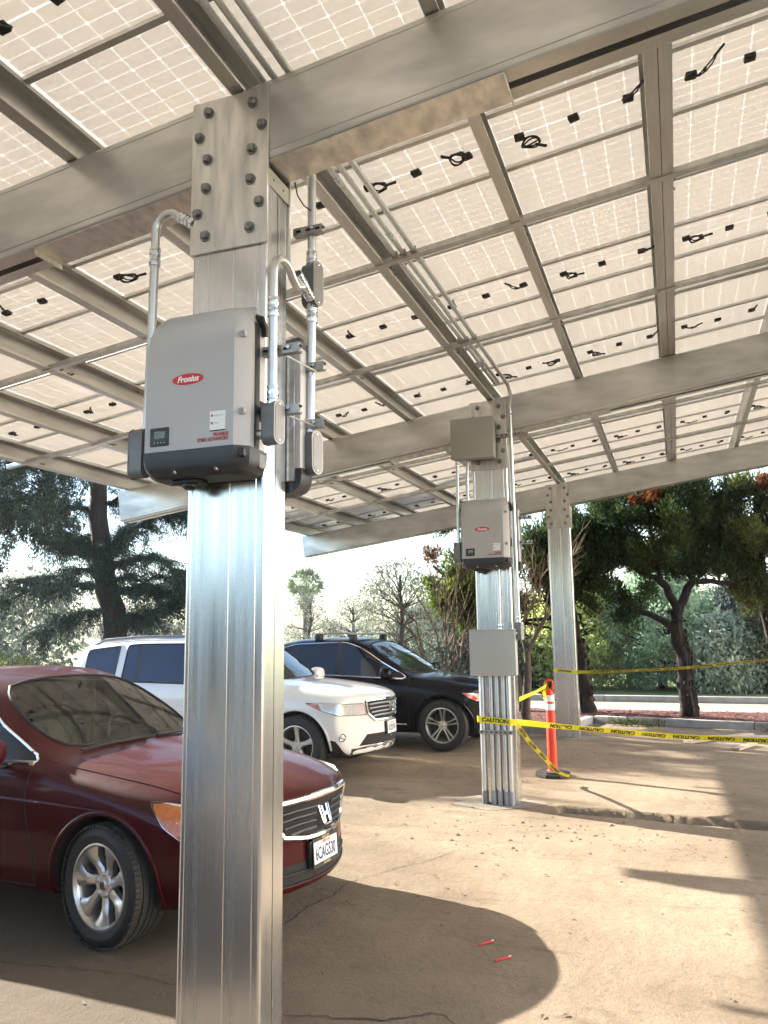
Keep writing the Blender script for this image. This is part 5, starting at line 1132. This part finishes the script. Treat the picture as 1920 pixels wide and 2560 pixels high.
juniper('juniper_tree', 'olive juniper with dense hanging boughs at the bed end beyond the middle juniper', [(3.75, 14.9, .05), (3.65, 14.8, 1.2), (3.52, 14.66, 2.03), (3.5, 14.5, 3.0), (3.55, 14.3, 4.37)], .15,
        [([(3.52, 14.6, 2.3), (3.1, 14.4, 3.0), (2.8, 14.2, 3.4)], .06), ([(3.5, 14.5, 3.0), (3.1, 14.3, 3.8), (2.7, 14.2, 4.2)], .06), ([(3.5, 14.5, 3.2), (3.9, 14.5, 3.8), (4.4, 14.6, 4.2)], .06)],
        blobs_in((3.65, 14.5, 3.65), (1.15, .9, 1.15), 48, .28, .42, 12) + [((3.3, 14.3, 2.25), .3), ((3.75, 14.4, 2.1), .3), ((3.0, 14.2, 2.55), .25), ((3.9, 14.4, 2.7), .34)], L_jun2, 60, dead=[((3.6, 13.9, 4.6), .13)], seed=4)
juniper('juniper_tree', 'bright green juniper with rusty dead tips behind the column with grey boxes', [(-1.5, 14.6, .05), (-1.55, 14.5, 1.0), (-1.6, 14.3, 1.9), (-1.9, 14.1, 2.4)], .16,
        [([(-1.6, 14.3, 1.9), (-1.09, 14.1, 1.94), (-.6, 14.1, 1.8)], .05), ([(-1.9, 14.1, 2.4), (-2.5, 13.7, 2.7), (-3.0, 13.5, 3.2)], .07), ([(-1.9, 14.1, 2.4), (-1.9, 13.9, 3.2), (-2.0, 13.8, 3.9)], .07), ([(-2.0, 13.8, 3.8), (-2.7, 13.4, 4.0), (-3.2, 13.3, 4.1)], .03)],
        blobs_in((-2.15, 13.8, 2.75), (.8, .7, .85), 36, .26, .40, 15) + [((-3.0, 13.5, 2.75), .30), ((-2.75, 13.5, 2.35), .25), ((-2.1, 13.7, 3.9), .3), ((-1.7, 13.8, 3.8), .3), ((-2.8, 13.4, 4.0), .16)], leaf_mat('bright_juniper_leaf', (.055, .095, .02), (.12, .155, .035), .35, .45, .9), 60, dead=[((-2.95, 13.35, 3.45), .20), ((-3.15, 13.3, 4.0), .14), ((-2.6, 13.3, 3.95), .12)], seed=6)
# bare multi-stem shrubs
def bare(name, label, base, stems, m, seed, depth_=3, cat='shrub', group=None):
    rnd = random.Random(seed); t = thing(name, label, cat, base, 0, group); mb = MB()
    def grow(a, d, L_, r, k):
        n = 5; pts = [Vector(a)]; dd = Vector(d).normalized()
        for i in range(n):
            dd = (dd + Vector((rnd.gauss(0, .10), rnd.gauss(0, .10), rnd.gauss(0, .07)+.05))).normalized(); pts.append(pts[-1]+dd*L_/n)
        mb.tube(pts, taper(n+1, r, r*.45), 6 if r > .01 else 4)
        if k > 0:
            for i in range(2, n+1):
                for _ in range(rnd.choice((1, 1, 2))):
                    nd = (dd + Vector((rnd.gauss(0, .55), rnd.gauss(0, .55), rnd.gauss(.15, .3)))).normalized(); grow(pts[i], nd, L_*rnd.uniform(.45, .75), max(r*.5, .0035), k-1)
    for a, d, L_, r in stems: grow(Vector(a), d, L_, r, depth_)
    mb.xform(Matrix.Translation(base).inverted()); mb.build('branches', m, t); return t
bare('bare_shrub', 'leafless many-stemmed shrub behind the black sport utility vehicle', (-2.35, 12.6, .1), [((-2.35+.05*k, 12.6, .1), (dx, .1*(k % 3-1), 1), L_, .026) for k, (dx, L_) in enumerate([(-.75, 2.1), (-.55, 2.3), (-.35, 2.3), (-.15, 2.2), (.05, 2.1), (.45, 1.9), (.75, 1.6), (-.95, 1.6), (.25, 1.9)])], twig_m, 3, 2)
t = bare('bare_tree', 'small pollarded leafless tree between the box column and the plain column', (-.943, 12.55, .08), [((-.93, 12.45, 1.6), (-.1, 0, 1), .9, .022), ((-.45, 12.42, 2.05), (.2, 0, 1), 1.0, .02), ((-.45, 12.42, 2.1), (-.5, 0, 1), .9, .016), ((-.6, 12.42, 1.9), (-.3, .1, 1), 1.0, .016), ((-.5, 12.42, 2.1), (.55, 0, .8), .7, .014), ((-.8, 12.42, 1.7), (.3, .1, 1), .9, .014), ((-.48, 12.42, 2.1), (.0, -.1, 1), 1.0, .016)], twig_pale, 8, 2, 'tree')
mb = MB(); rugged(mb, [(-.943, 12.55, .0), (-.95, 12.5, .3), (-.88, 12.45, .9), (-.862, 12.42, 1.41)], .10, .065, 10, .1, 3); rugged(mb, [(-.87, 12.42, 1.38), (-.93, 12.45, 1.62)], .05, .035, 8, .1, 4); rugged(mb, [(-.86, 12.42, 1.38), (-.66, 12.42, 1.75), (-.45, 12.42, 2.1)], .055, .035, 8, .1, 5)
mb.xform(Matrix.Translation((-.943, 12.55, .08)).inverted()); mb.build('trunk', mat('grey_bark', (.15, .115, .085), .95, c2=(.08, .06, .045), scale=12, bump=.6, bscale=30), t, ang=60)
# the large cedar and its neighbours beyond the cars on the left
def cedar():
    rnd = random.Random(21); base = (-12.1, 14.9, 0); t = thing('cedar_tree', 'big dark cedar with level drooping limbs behind the white vehicle', 'tree', base); mb = MB(); cr = Crown()
    tr = [Vector(p) for p in ((-12.05, 14.9, 0), (-12.05, 14.6, 2.0), (-12.2, 14.2, 3.7), (-12.3, 14.0, 6.0), (-12.3, 13.9, 8.5), (-12.3, 13.9, 11))]
    rugged(mb, [q for a, b in zip(tr, tr[1:]) for q in limb(a, b, 0, 4, .03, rnd)[:-1]] + [tr[-1]], .36, .10, 14, .12, 2)
    L_ = [((-12.25, 14.1, 3.7), (-10.13, 14.9, 3.48), .10), ((-12.2, 14.1, 3.6), (-11.4, 14.2, 4.5), .12), ((-11.4, 14.2, 4.5), (-9.6, 14.8, 5.1), .07), ((-12.2, 14.2, 4.0), (-13.4, 13.6, 4.25), .08), ((-12.1, 14.3, 3.0), (-14.8, 13.3, 2.75), .09), ((-12.1, 14.3, 2.9), (-10.3, 14.9, 2.85), .08), ((-12.0, 14.5, 2.0), (-11.1, 14.7, 2.3), .11), ((-11.1, 14.7, 2.3), (-9.4, 15.2, 2.75), .07), ((-12.1, 14.4, 2.6), (-13.6, 13.7, 1.9), .05), ((-12.1, 14.2, 3.3), (-9.8, 15.0, 3.0), .05),
          ((-12.3, 14.0, 5.2), (-10.2, 14.8, 5.6), .07), ((-12.3, 14.0, 5.0), (-14.6, 13.2, 5.0), .08), ((-12.3, 14.0, 6.0), (-10.4, 14.6, 6.6), .07), ((-12.3, 14.0, 6.2), (-14.4, 13.3, 6.2), .07), ((-12.3, 13.9, 7.2), (-14.2, 13.4, 7.4), .06), ((-12.3, 13.9, 7.2), (-10.5, 14.4, 7.6), .06), ((-12.3, 13.9, 8.4), (-13.6, 13.6, 8.6), .05), ((-12.3, 13.9, 8.4), (-11, 14.2, 8.8), .05), ((-12.2, 14.1, 4.3), (-13.8, 15.0, 4.2), .06), ((-12.2, 14.1, 3.4), (-12.9, 12.4, 3.2), .06)]
    for a, b, r in L_:
        p = limb(a, b, .10, 7, .05, rnd); rugged(mb, p, r, r*.35, 8, .1, 3)
        for i in range(1, len(p)):
            for _ in range(8):
                d = (p[i]-p[i-1]).normalized(); sd_ = Vector((-d.y, d.x, 0))*rnd.choice((-1, 1)); e = p[i] + sd_*rnd.uniform(.2, .75) + d*rnd.uniform(.0, .5) + Vector((0, 0, rnd.uniform(-.45, .12)))
                q = limb(p[i], e, .04, 3, .06, rnd); mb.tube(q, taper(4, .014, .004), 4); cr.spray(q, .085, 120, .085, .011, -.35)
                if rnd.random() < .6: cr.hang(e, 45, rnd.uniform(.2, .6), .07, .010, .05)
    mb.xform(Matrix.Translation(base).inverted()); mb.build('trunk', bark, t, ang=60); cr.build('crown', L_ced, t); return t
cedar()
def leafy(name, label, base, trunk_h, r0, boxes, leafm, nt, ntuft, ln, wd, seed, hang=0, group=None, barkm=None):
    rnd = random.Random(seed); t = thing(name, label, 'tree', base, 0, group); mb = MB(); cr = Crown(); b = Vector(base)
    top = b + Vector((rnd.uniform(-.2, .2), rnd.uniform(-.2, .2), trunk_h)); p = limb(b, top, 0, 6, .04, rnd); rugged(mb, p, r0, r0*.4, 10, .1, seed)
    for c, rad in boxes:
        c = Vector(c); k = limb(p[rnd.randrange(2, 7)], c, .1, 6, .06, rnd); mb.tube(k, taper(7, r0*.35, r0*.08), 6)
        for _ in range(nt):
            d = Vector(unit(1)[0])*rnd.uniform(.3, 1)**.5; o = c + Vector((d.x*rad[0], d.y*rad[1], d.z*rad[2]))
            if rnd.random() < .5: mb.tube(limb(k[rnd.randrange(3, 7)], o, .03, 3, .05, rnd), [.018*r0/.2, .012*r0/.2, .008*r0/.2, .005*r0/.2], 4)
            cr.tuft(o, rnd.uniform(.6, 1.2)*ln*3.2, ntuft, ln, wd, -.15 if hang else .2)
            if hang: cr.hang(o, int(ntuft*.8), hang*rnd.uniform(.5, 1.2), ln, wd, .05)
    mb.xform(Matrix.Translation(base).inverted()); mb.build('trunk', barkm or bark, t, ang=60); cr.build('crown', leafm, t); return t
leafy('broadleaf_tree', 'tall dark tree with dense hanging foliage, just beyond the canopy corner', (-15.6, 12.2, 0), 7, .3, [((-14.9, 12.0, 5.9), (1.9, 1.5, 1.1)), ((-13.4, 12.4, 5.7), (1.6, 1.2, .9)), ((-14.8, 12.0, 4.6), (1.6, 1.3, .9)), ((-13.0, 12.8, 4.9), (1.2, 1.0, .7)), ((-15.6, 11.5, 3.5), (1.5, 1.2, .9)), ((-15.8, 11.6, 7.2), (2.6, 1.5, 1.2)), ((-12.6, 13.0, 6.4), (1.6, 1, .9)), ((-14.6, 12, 3.7), (1.0, .9, .5))], L_fine, 62, 60, .085, .018, 31, .35)
leafy('low_conifer', 'low lighter green conifer boughs beside the maroon sedan roof', (-12.9, 9.6, 0), 1.0, .12, [((-12.2, 9.6, 1.25), (.95, .7, .28)), ((-11.4, 10.2, 1.1), (.7, .6, .25))], leaf_mat('lighter_green_bough_leaf', (.10, .12, .04), (.16, .17, .06), .35, .4, .8), 45, 60, .07, .014, 33)  # leaves a lighter green than the cedar
# tree masses in the distance: every tree its own
def far_tree(name, label, base, h, w_, leafm, seed, ln=.12, wd=.034, nt=190, ntuft=64, hang=0, group=None, cone=0):
    rnd = random.Random(seed); t = thing(name, label, 'tree', base, 0, group); mb = MB(); cr = Crown(); b = Vector(base)
    p = limb(b, b + Vector((0, 0, h*.85)), 0, 6, .02, rnd); rugged(mb, p, .10+.015*h, .04, 9, .1, seed)
    for _ in range(nt):
        f = rnd.uniform(.03, 1); a = rnd.uniform(0, 6.28); prof = (1-f)**.7 if cone else math.sin(math.pi*min(1, .12+f*.88))**.55; rr_ = w_*prof*rnd.uniform(.55, 1.05); o = b + Vector((math.cos(a)*rr_, math.sin(a)*rr_, h*f))
        if rnd.random() < .45: mb.tube(limb(p[min(6, max(1, int(f*6)))], o, .1, 3, .05, rnd), [.035, .025, .016, .008], 4)
        cr.tuft(o, rnd.uniform(.8, 1.5)*max(ln, .16)*2.1, ntuft, ln, wd, .1 if not hang else -.3, .65)
        if hang: cr.hang(o, ntuft, hang*rnd.uniform(.4, 1), ln*.8, wd*.8, .12)
    mb.xform(Matrix.Translation(base).inverted()); mb.build('trunk', bark, t, ang=60); cr.build('crown', leafm, t); return t
G1 = 'sunlit trees across the road'
far_tree('conifer_tree', 'yellow-green bushy conifer across the road beside the plain column', (-1.0, 21.6, .1), 3.3, 1.5, L_con, 41, group=G1, nt=260)
far_tree('conifer_tree', 'soft blue-green conifer across the road behind the middle juniper', (1.35, 22.0, .1), 3.5, 1.7, L_blue, 42, group=G1, nt=260, hang=.5)
far_tree('weeping_tree', 'pale silvery weeping tree across the road right of the middle juniper trunk', (2.95, 20.9, .1), 2.0, .95, L_pale, 43, .16, .035, 150, 30, .9, G1)
far_tree('conifer_tree', 'dark blue-green conifer across the road behind the weeping tree', (3.4, 23.8, .1), 2.9, 1.8, L_slate, 44, group=G1, nt=240, hang=.5)
far_tree('conifer_tree', 'tan-green shrubby conifer across the road near the olive juniper', (4.5, 21.4, .1), 2.5, 1.25, leaf_mat('tan_green_leaf', (.17, .165, .085), (.11, .125, .06), .35, .35, .4), 45, group=G1, nt=220)
far_tree('conifer_tree', 'tall blue-green conifer at the end of the row across the road', (6.6, 23, .1), 3.8, 1.7, L_blue, 46, group=G1)
far_tree('slate_tree', 'slate-green drooping tree behind the bare shrub stems', (-4.3, 21.5, .1), 2.5, 1.1, L_slate, 47, .16, .04, 150, 34, .6)
far_tree('slate_tree', 'slate-green drooping tree between the box column and the plain column', (-2.7, 22.4, .1), 2.7, 1.2, L_slate, 48, .16, .04, 150, 34, .6)
far_tree('willow_tree', 'tall hazy willow with thin hanging foliage beyond the bare shrub', (-8.3, 27.0, .1), 4.6, 1.9, L_far, 49, .17, .026, 130, 24, 1.1)
far_tree('round_tree', 'round hazy thin-leaved tree right beside the distant palm', (-19.6, 42.8, .1), 4.1, 1.9, L_far, 50, .20, .035, 120, 20)
far_tree('round_tree', 'round hazy thin-leaved tree farther along from the distant palm', (-17.2, 44.0, .1), 3.9, 1.6, L_far, 51, .20, .035, 110, 20)
far_tree('round_tree', 'dark round tree half hidden by the nearest column, left of the palm', (-21.8, 40, .1), 3.4, 1.2, L_slate, 52, .20, .05, 80, 26)
hz = 'hazy background trees'
for k, (x, y, h, w_, m_) in enumerate([(-26, 26, 4.6, 2.8, L_far), (-29, 21, 4.4, 3.0, L_slate), (-22, 33, 4.4, 2.6, L_far), (-33, 17, 5.0, 3.2, L_far), (-24, 20.5, 3.2, 2.2, L_slate), (-13, 46, 3.4, 2.6, L_far), (-9, 50, 3.4, 2.6, L_slate), (-4, 46, 4.0, 3, L_far), (1, 44, 4.2, 3, L_slate), (6, 44, 4.2, 3, L_far), (11, 42, 4.6, 3, L_slate)]):
    far_tree('background_tree', 'hazy tree in the far background beyond the cedar' if k < 5 else 'hazy tree in the far background beyond the road', (x, y, .1), h, w_, m_, 60+k, .3, .07, 90, 26, .4, hz)
def palm():
    base = (-30.6, 65.4, 0); t = thing('palm_tree', 'distant fan palm with a shaggy skirt under its crown', 'tree', base); rnd = random.Random(4)
    MB().tube([(0, 0, 0), (.05, 0, 3), (0, 0, 6.2)], [.35, .30, .28], 10).build('trunk', bark, t); c = Crown(); s_ = Crown()
    for _ in range(46):
        a, e = rnd.uniform(0, 6.28), rnd.uniform(-.5, 1.3); d = np.array([math.cos(a)*math.cos(e), math.sin(a)*math.cos(e), math.sin(e)]); P0 = np.array([-30.6, 65.4, 6.2])
        tip = P0 + d*1.15; c.spray([P0, P0+d*.7, tip + np.array([0, 0, -.1])], .03, 16, .2, .03); n_ = 22; D = d + rng.normal(size=(n_, 3))*.55; c.add(*leaves(np.repeat(tip[None], n_, 0), D, .75, .05))
    for _ in range(60): a = rnd.uniform(0, 6.28); s_.hang((-30.6+.5*math.cos(a)*rnd.uniform(.4, 1), 65.4+.5*math.sin(a), 6.0), 18, 1.7, .5, .05, .12)
    c.build('crown', L_palm, t); s_.build('dead_skirt', leaf_mat('palm_skirt', (.20, .15, .09), (.14, .10, .06), .2), t)
palm()

def added_belt():  # unseen foliage belt, added to cut horizon glow and darken steel reflections
    rnd = random.Random(77); cr = Crown()
    for _ in range(520):
        x = rnd.uniform(-26, 26); o = (x, -15 - 3*abs(math.sin(x*.35)) + rnd.uniform(-1.2, 1.2), 2.7*rnd.uniform(.02, 1)**.8); cr.tuft(o, rnd.uniform(.8, 1.4), 40, .5, .16, .2)
    o = link('added_tree_belt', np_mesh('added_tree_belt', np.concatenate(cr.V), np.concatenate(cr.F)), L_ced); tag(o, 'unseen belt of dark foliage added to block horizon glow and darken reflections', kind='stuff')
added_belt()
# ------------------------------------------------------------------ delineator post and caution tape
org = mat('delineator_orange', (.80, .055, .015), .5, c2=(.72, .045, .012), scale=6); rub = mat('black_rubber', (.022, .020, .018), .8, c2=(.06, .048, .035), scale=8)
t = thing('delineator_post', 'orange delineator post with white bands and loop handle on a rubber base', 'post', (.276, 7.45, 0), R(8))
MB().prism([(.23*math.cos(a), .23*math.sin(a)) for a in np.radians(np.arange(22.5, 382, 45))], Matrix.Translation((0, 0, .005)), .035).prism([(.19*math.cos(a), .19*math.sin(a)) for a in np.radians(np.arange(22.5, 382, 45))], Matrix.Translation((0, 0, .0405)), .02).build('rubber_base', rub, t, ang=20)
MB().lathe([(.075, .055), (.058, .075), (.057, .60), (.054, .62), (.052, .80), (.050, .97), (.040, 1.02), (.018, 1.06), (0, 1.065)], (0, 0, 0), (0, 0, 1), 24).build('tube', org, t)
for z0 in (.80, .905): MB().lathe([(.0535, z0), (.0545, z0+.003), (.0535, z0+.075), (.0525, z0+.078)], (0, 0, 0), (0, 0, 1), 24).build('reflective_band', white_m, t)
MB().tube([(.035, 0, 1.02), (.040, 0, 1.10)] + arc((0, 0, 1.13), (1, 0, 0), (0, 0, 1), .042, 0, 180, 10) + [(-.040, 0, 1.10), (-.035, 0, 1.02)], .013, 8).build('loop_handle', org, t)
tape_y = mat('tape_yellow', (.80, .68, .015), .35, coat=.3); tape_k = mat('tape_ink', (.015, .013, .008), .5)
def tape(label, path, ups, wd=.072, flip=False, skip=.40, phase=0., ct=1.):
    pts = [Vector(p) for p in path]; n_ = 60; seg = [(b-a).length for a, b in zip(pts, pts[1:])]; Ltot = sum(seg)
    def at(s_):
        s_ = min(max(s_, 0), Ltot*.9999); k = 0
        while s_ > seg[k]: s_ -= seg[k]; k += 1
        f = s_/seg[k]; p = pts[k].lerp(pts[k+1], f); u = Vector(ups[k]).lerp(Vector(ups[k+1]), f).normalized(); d = (pts[k+1]-pts[k]).normalized(); u = (u-d*u.dot(d)).normalized(); return p, d, u, d.cross(u)
    t = thing('caution_tape', label, 'tape', pts[0], 0, 'yellow caution tapes'); rows = []
    for i in range(n_+1):
        p, d, u, nn = at(Ltot*i/n_); rows.append([p - u*wd/2, p - u*wd*.17+nn*.002*math.sin(i), p + u*wd*.17+nn*.003*math.sin(i*.7), p + u*wd/2])
    b = MB().grid(rows); r2 = [[q + at(Ltot*i/n_)[3]*-.0006 for q in row] for i, row in enumerate(rows)]; b.grid([list(reversed(r)) for r in r2]); b.build('ribbon', tape_y, t, world=True)
    s_ = phase
    while s_ < Ltot-.2:
        w = text_mb('CAUTION', wd*.88*ct, .0, 'LEFT', .0024, 1.15); sd_ = -1 if flip else 1; out = MB()
        for v in w.v:
            a = s_ + v[0] if not flip else s_ + .30 - v[0]; p, d, u, nn = at(a); out.v.append(tuple(p + u*v[1]*sd_ + nn*(-.0022 if True else 0) + nn*.0))
        out.f = w.f; o2 = MB(); o2.v = list(out.v); o2.f = list(out.f)
        o2.build('lettering', tape_k, t, world=True)
        o3 = MB(); o3.v = [tuple(Vector(v) + at(s_)[3]*.0048) for v in out.v]; o3.f = out.f; o3.build('lettering', tape_k, t, world=True); s_ += skip
    return t
Zu = (0, 0, 1)
tape('long caution tape stretched from the box column past the post', [(.200, SP+.02, .842), (.6, SP+.50, .755), (1.721, 6.72, .607), (2.711, 6.9, .568), (4.4, 7.2, .54)], [Zu, (0, -.5, .8), (0, -.45, 1), (0, -.45, 1), (0, -.4, 1)], .062, True, .37, .45)
tape('caution tape wrapped across the five conduits', [(-.215, SP-.02, .876), (-.20, SP-.062, .872), (-.05, SP-.066, .862), (.15, SP-.062, .848), (.205, SP-.02, .842)], [Zu]*5, .066, False, .5, .09, .95)
tape('slack caution tape slanting from the box column to the post foot', [(.205, SP+.0, .82), (.26, 6.0, .58), (.35, 6.5, .33), (.42, 6.75, .17), (.50, 6.85, .115), (.56, 6.87, .10)], [(.6, -.3, .8), (.6, -.4, .6), (.5, -.5, .7), (.6, -.5, .6), (.4, -.6, .6), (0, -.6, .8)], .050, False, .36, .10)
tape('tight caution tape from the post top back to the box column', [(.205, SP+.18, 1.063), (.24, 6.6, 1.08), (.245, 7.40, 1.10)], [Zu, (.4, 0, 1), (.2, 0, 1)], .05, False, 3, 9)
tape('caution tape from the plain column out across the road side', [(.205, 2*SP+.0, 1.088), (.8, 11.14, 1.10), (1.834, 11.1, 1.158), (3.152, 11.0, 1.30), (5.2, 10.9, 1.53)], [(0, -.6, .8), (0, -.9, .5), (0, -.8, .6), (0, -.9, .4), (0, -.6, .8)], .075, False, .40, .2)
tape('caution tape wrapped round the plain column', [(-.200, 2*SP-.004, 1.125), (0, 2*SP-.008, 1.105), (.203, 2*SP-.004, 1.088)], [Zu]*3, .055, False, 1, .08, .9)
t = thing('tape_knot', 'tangled bunch of caution tape tied to the post handle', 'tape', (.23, 7.42, 1.0)); rn = random.Random(9)
for k in range(9):
    a = rn.uniform(0, 6.28); p = [Vector((.05*math.cos(a)*f + rn.uniform(-.02, .02), .05*math.sin(a)*f, .14 - .30*f*rn.uniform(.3, 1) + rn.uniform(-.03, .05))) for f in (0, .3, .6, 1)]
    mb = MB().grid([[q + Vector((-.012*math.cos(a+i), .012*math.sin(a+i), .012)), q + Vector((.016*math.cos(a+i), -.014*math.sin(a+i), -.012))] for i, q in enumerate(p)]); mb.build('tape_loop', tape_k if k % 3 == 0 else tape_y, t)
# ------------------------------------------------------------------ lumber, red sticks, clods and leaves
wood = mat('lumber', (.52, .41, .30), .8, c2=(.38, .29, .20), scale=6, stretch=(1, 8, 8))
def board(label, a, b, w_, h):
    a, b = Vector(a), Vector(b); t = thing('lumber_board', label, 'board', a, 0, 'loose boards near the kerb'); M = plane_M((0, 0, 0), b-a, (0, 0, 1)); MB().bbox((0, -h/2, -w_/2), ((b-a).length, h/2, w_/2), .004, 1, M).build('plank', wood, t)
board('long loose board lying along the kerb', (1.883, 10.886, .022), (2.9, 12.2, .022), .14, .038); board('long weathered board beside the kerb boards', (2.25, 11.35, .060), (3.2, 11.9, .022), .14, .036); board('short loose board end by the long boards', (2.55, 10.26, .02), (2.86, 11.0, .02), .11, .038)
stk = mat('red_stick', (.62, .025, .02), .45)
for k, (x, y, a, l) in enumerate([(.70, 1.80, 62, 'red plastic shim with a straight end lying on the shaded ground'), (.84, 1.60, 58, 'red plastic shim with a pale chip beside it on the ground')]):
    M = Matrix.Rotation(R(a-20), 4, 'Z'); t = thing('red_shim', l, 'shim', (x, y, zg(x, y)+.004), R(a-8)); MB().bbox((-.055, -.008, 0), (.055, .008, .005), .0015, 1).build('shim', stk, t); MB().bbox((.04, -.004, .0052), (.06, .004, .007), .001, 1).build('shim_tip', white_m, t)
def scatter(name, label, n_, fn, m, seed):
    rn = random.Random(seed); mb = MB()
    for _ in range(n_):
        x, y, s_ = fn(rn); z = zg(x, y); b = len(mb.v); P = []
        for k in range(7):
            a = 6.28*k/6
            P.append(Vector((x, y, z+s_*.55)) if k == 6 else Vector((x+s_*math.cos(a)*rn.uniform(.6, 1.1), y+s_*math.sin(a)*rn.uniform(.6, 1.1), z-.001+s_*rn.uniform(0, .25))))
        mb.add(P, [(k, (k+1) % 6, 6) for k in range(6)])
    return tag(mb.build(name, m, flat=True), label, kind='stuff')
clod = mat('dirt_clod', (.20, .145, .09), .95, c2=(.13, .09, .055), scale=20); 
scatter('dirt_clods', 'crumbs of dirt scattered on the sunlit ground', 300, lambda r: ((r.gauss(.75, .75), r.gauss(4.45, .42), abs(r.gauss(.006, .009))+.004) if r.random() < .6 else (r.uniform(-1.2, 3.2), r.uniform(.5, 10.5), r.uniform(.003, .010))), clod, 3)
scatter('trench_spoil', 'crumbled soil along the trench', 420, lambda r: ((lambda x: (x, 5.555-.115*(x-.6) - .02 + r.gauss(0, .10), r.uniform(.008, .04)))(r.uniform(.62, 4.2))), mat('trench_soil', (.27, .19, .105), .95, c2=(.17, .115, .06), scale=14), 4)
for o in (bpy.data.objects['trench_spoil'],): o.location.z = -.135
scatter('gravel_patch', 'grit and litter near the kerb', 380, lambda r: (r.uniform(.2, 3.8), 13.35-.185*(r.uniform(0, 3.8))-abs(r.gauss(0, .25)), r.uniform(.006, .022)), clod, 6)
def leaf_litter(name, label, n_, fn, m, seed):
    rn = random.Random(seed); mb = MB()
    for _ in range(n_):
        x, y = fn(rn); z = zg(x, y) + .004; a = rn.uniform(0, 6.28); l = rn.uniform(.010, .026); c, s_ = math.cos(a), math.sin(a)
        mb.add([(x-c*l, y-s_*l, z), (x-s_*l*.5, y+c*l*.5, z+.006), (x+c*l, y+s_*l, z+.003), (x+s_*l*.5, y-c*l*.5, z+.005)], [(0, 1, 2), (0, 2, 3)])
    return tag(mb.build(name, m, flat=True), label, kind='stuff')
leaf_litter('leaf_litter', 'small dry leaves blown over the ground', 260, lambda r: (r.uniform(-2.5, 3.6), r.uniform(-.5, 10.5)), mat('dry_leaf', (.16, .085, .04), .8, c2=(.09, .05, .025), scale=30), 5)
chips = MB(); rn = random.Random(14)
for _ in range(2600):
    x = rn.uniform(-3.5, 5.5); f = bed_front(x); y = rn.uniform(f+.03, 15.05); a = rn.uniform(0, 3.14); l, w_ = rn.uniform(.02, .05), rn.uniform(.008, .018); z = .112+rn.uniform(0, .025); c, s_ = math.cos(a), math.sin(a)
    chips.add([(x-c*l-s_*w_, y-s_*l+c*w_, z), (x-c*l+s_*w_, y-s_*l-c*w_, z+rn.uniform(-.008, .01)), (x+c*l+s_*w_, y+s_*l-c*w_, z+rn.uniform(-.01, .012)), (x+c*l-s_*w_, y+s_*l+c*w_, z)], [(0, 1, 2, 3)])
tag(chips.build('mulch_chips', mat('mulch_chip', (.17, .042, .026), .9, c2=(.09, .03, .02), scale=9, island=.5), flat=True), 'loose red mulch chips in the bed', kind='stuff')
wd_ = Crown()
for x in list(np.linspace(.6, 1.4, 8)) + list(np.linspace(3.2, 4.4, 5)):
    for _ in range(2): wd_.tuft((x+rng.normal()*.05, 13.35-.185*x-.02+rng.normal()*.04, .04), .07, 26, .08, .008, 1.0)
o = link('kerb_weeds', np_mesh('kerb_weeds', np.concatenate(wd_.V), np.concatenate(wd_.F)), leaf_mat('weed', (.035, .055, .018), (.07, .075, .03))); tag(o, 'weeds growing at the foot of the kerb', kind='stuff')

# ------------------------------------------------------------------ hazy air
hm = bpy.data.materials.new('haze'); hm.use_nodes = True; t_ = hm.node_tree; t_.nodes.remove(t_.nodes['Principled BSDF'])
pv = t_.nodes.new('ShaderNodeVolumePrincipled'); pv.inputs['Density'].default_value = .0005; pv.inputs['Color'].default_value = (.93, .96, 1, 1); pv.inputs['Anisotropy'].default_value = .35
t_.links.new(pv.outputs[0], t_.nodes['Material Output'].inputs['Volume'])
tag(MB().box((-70, -26, -1.2), (60, 110, 13.5)).build('haze', hm, flat=True), 'thin bright haze filling the air', kind='stuff')
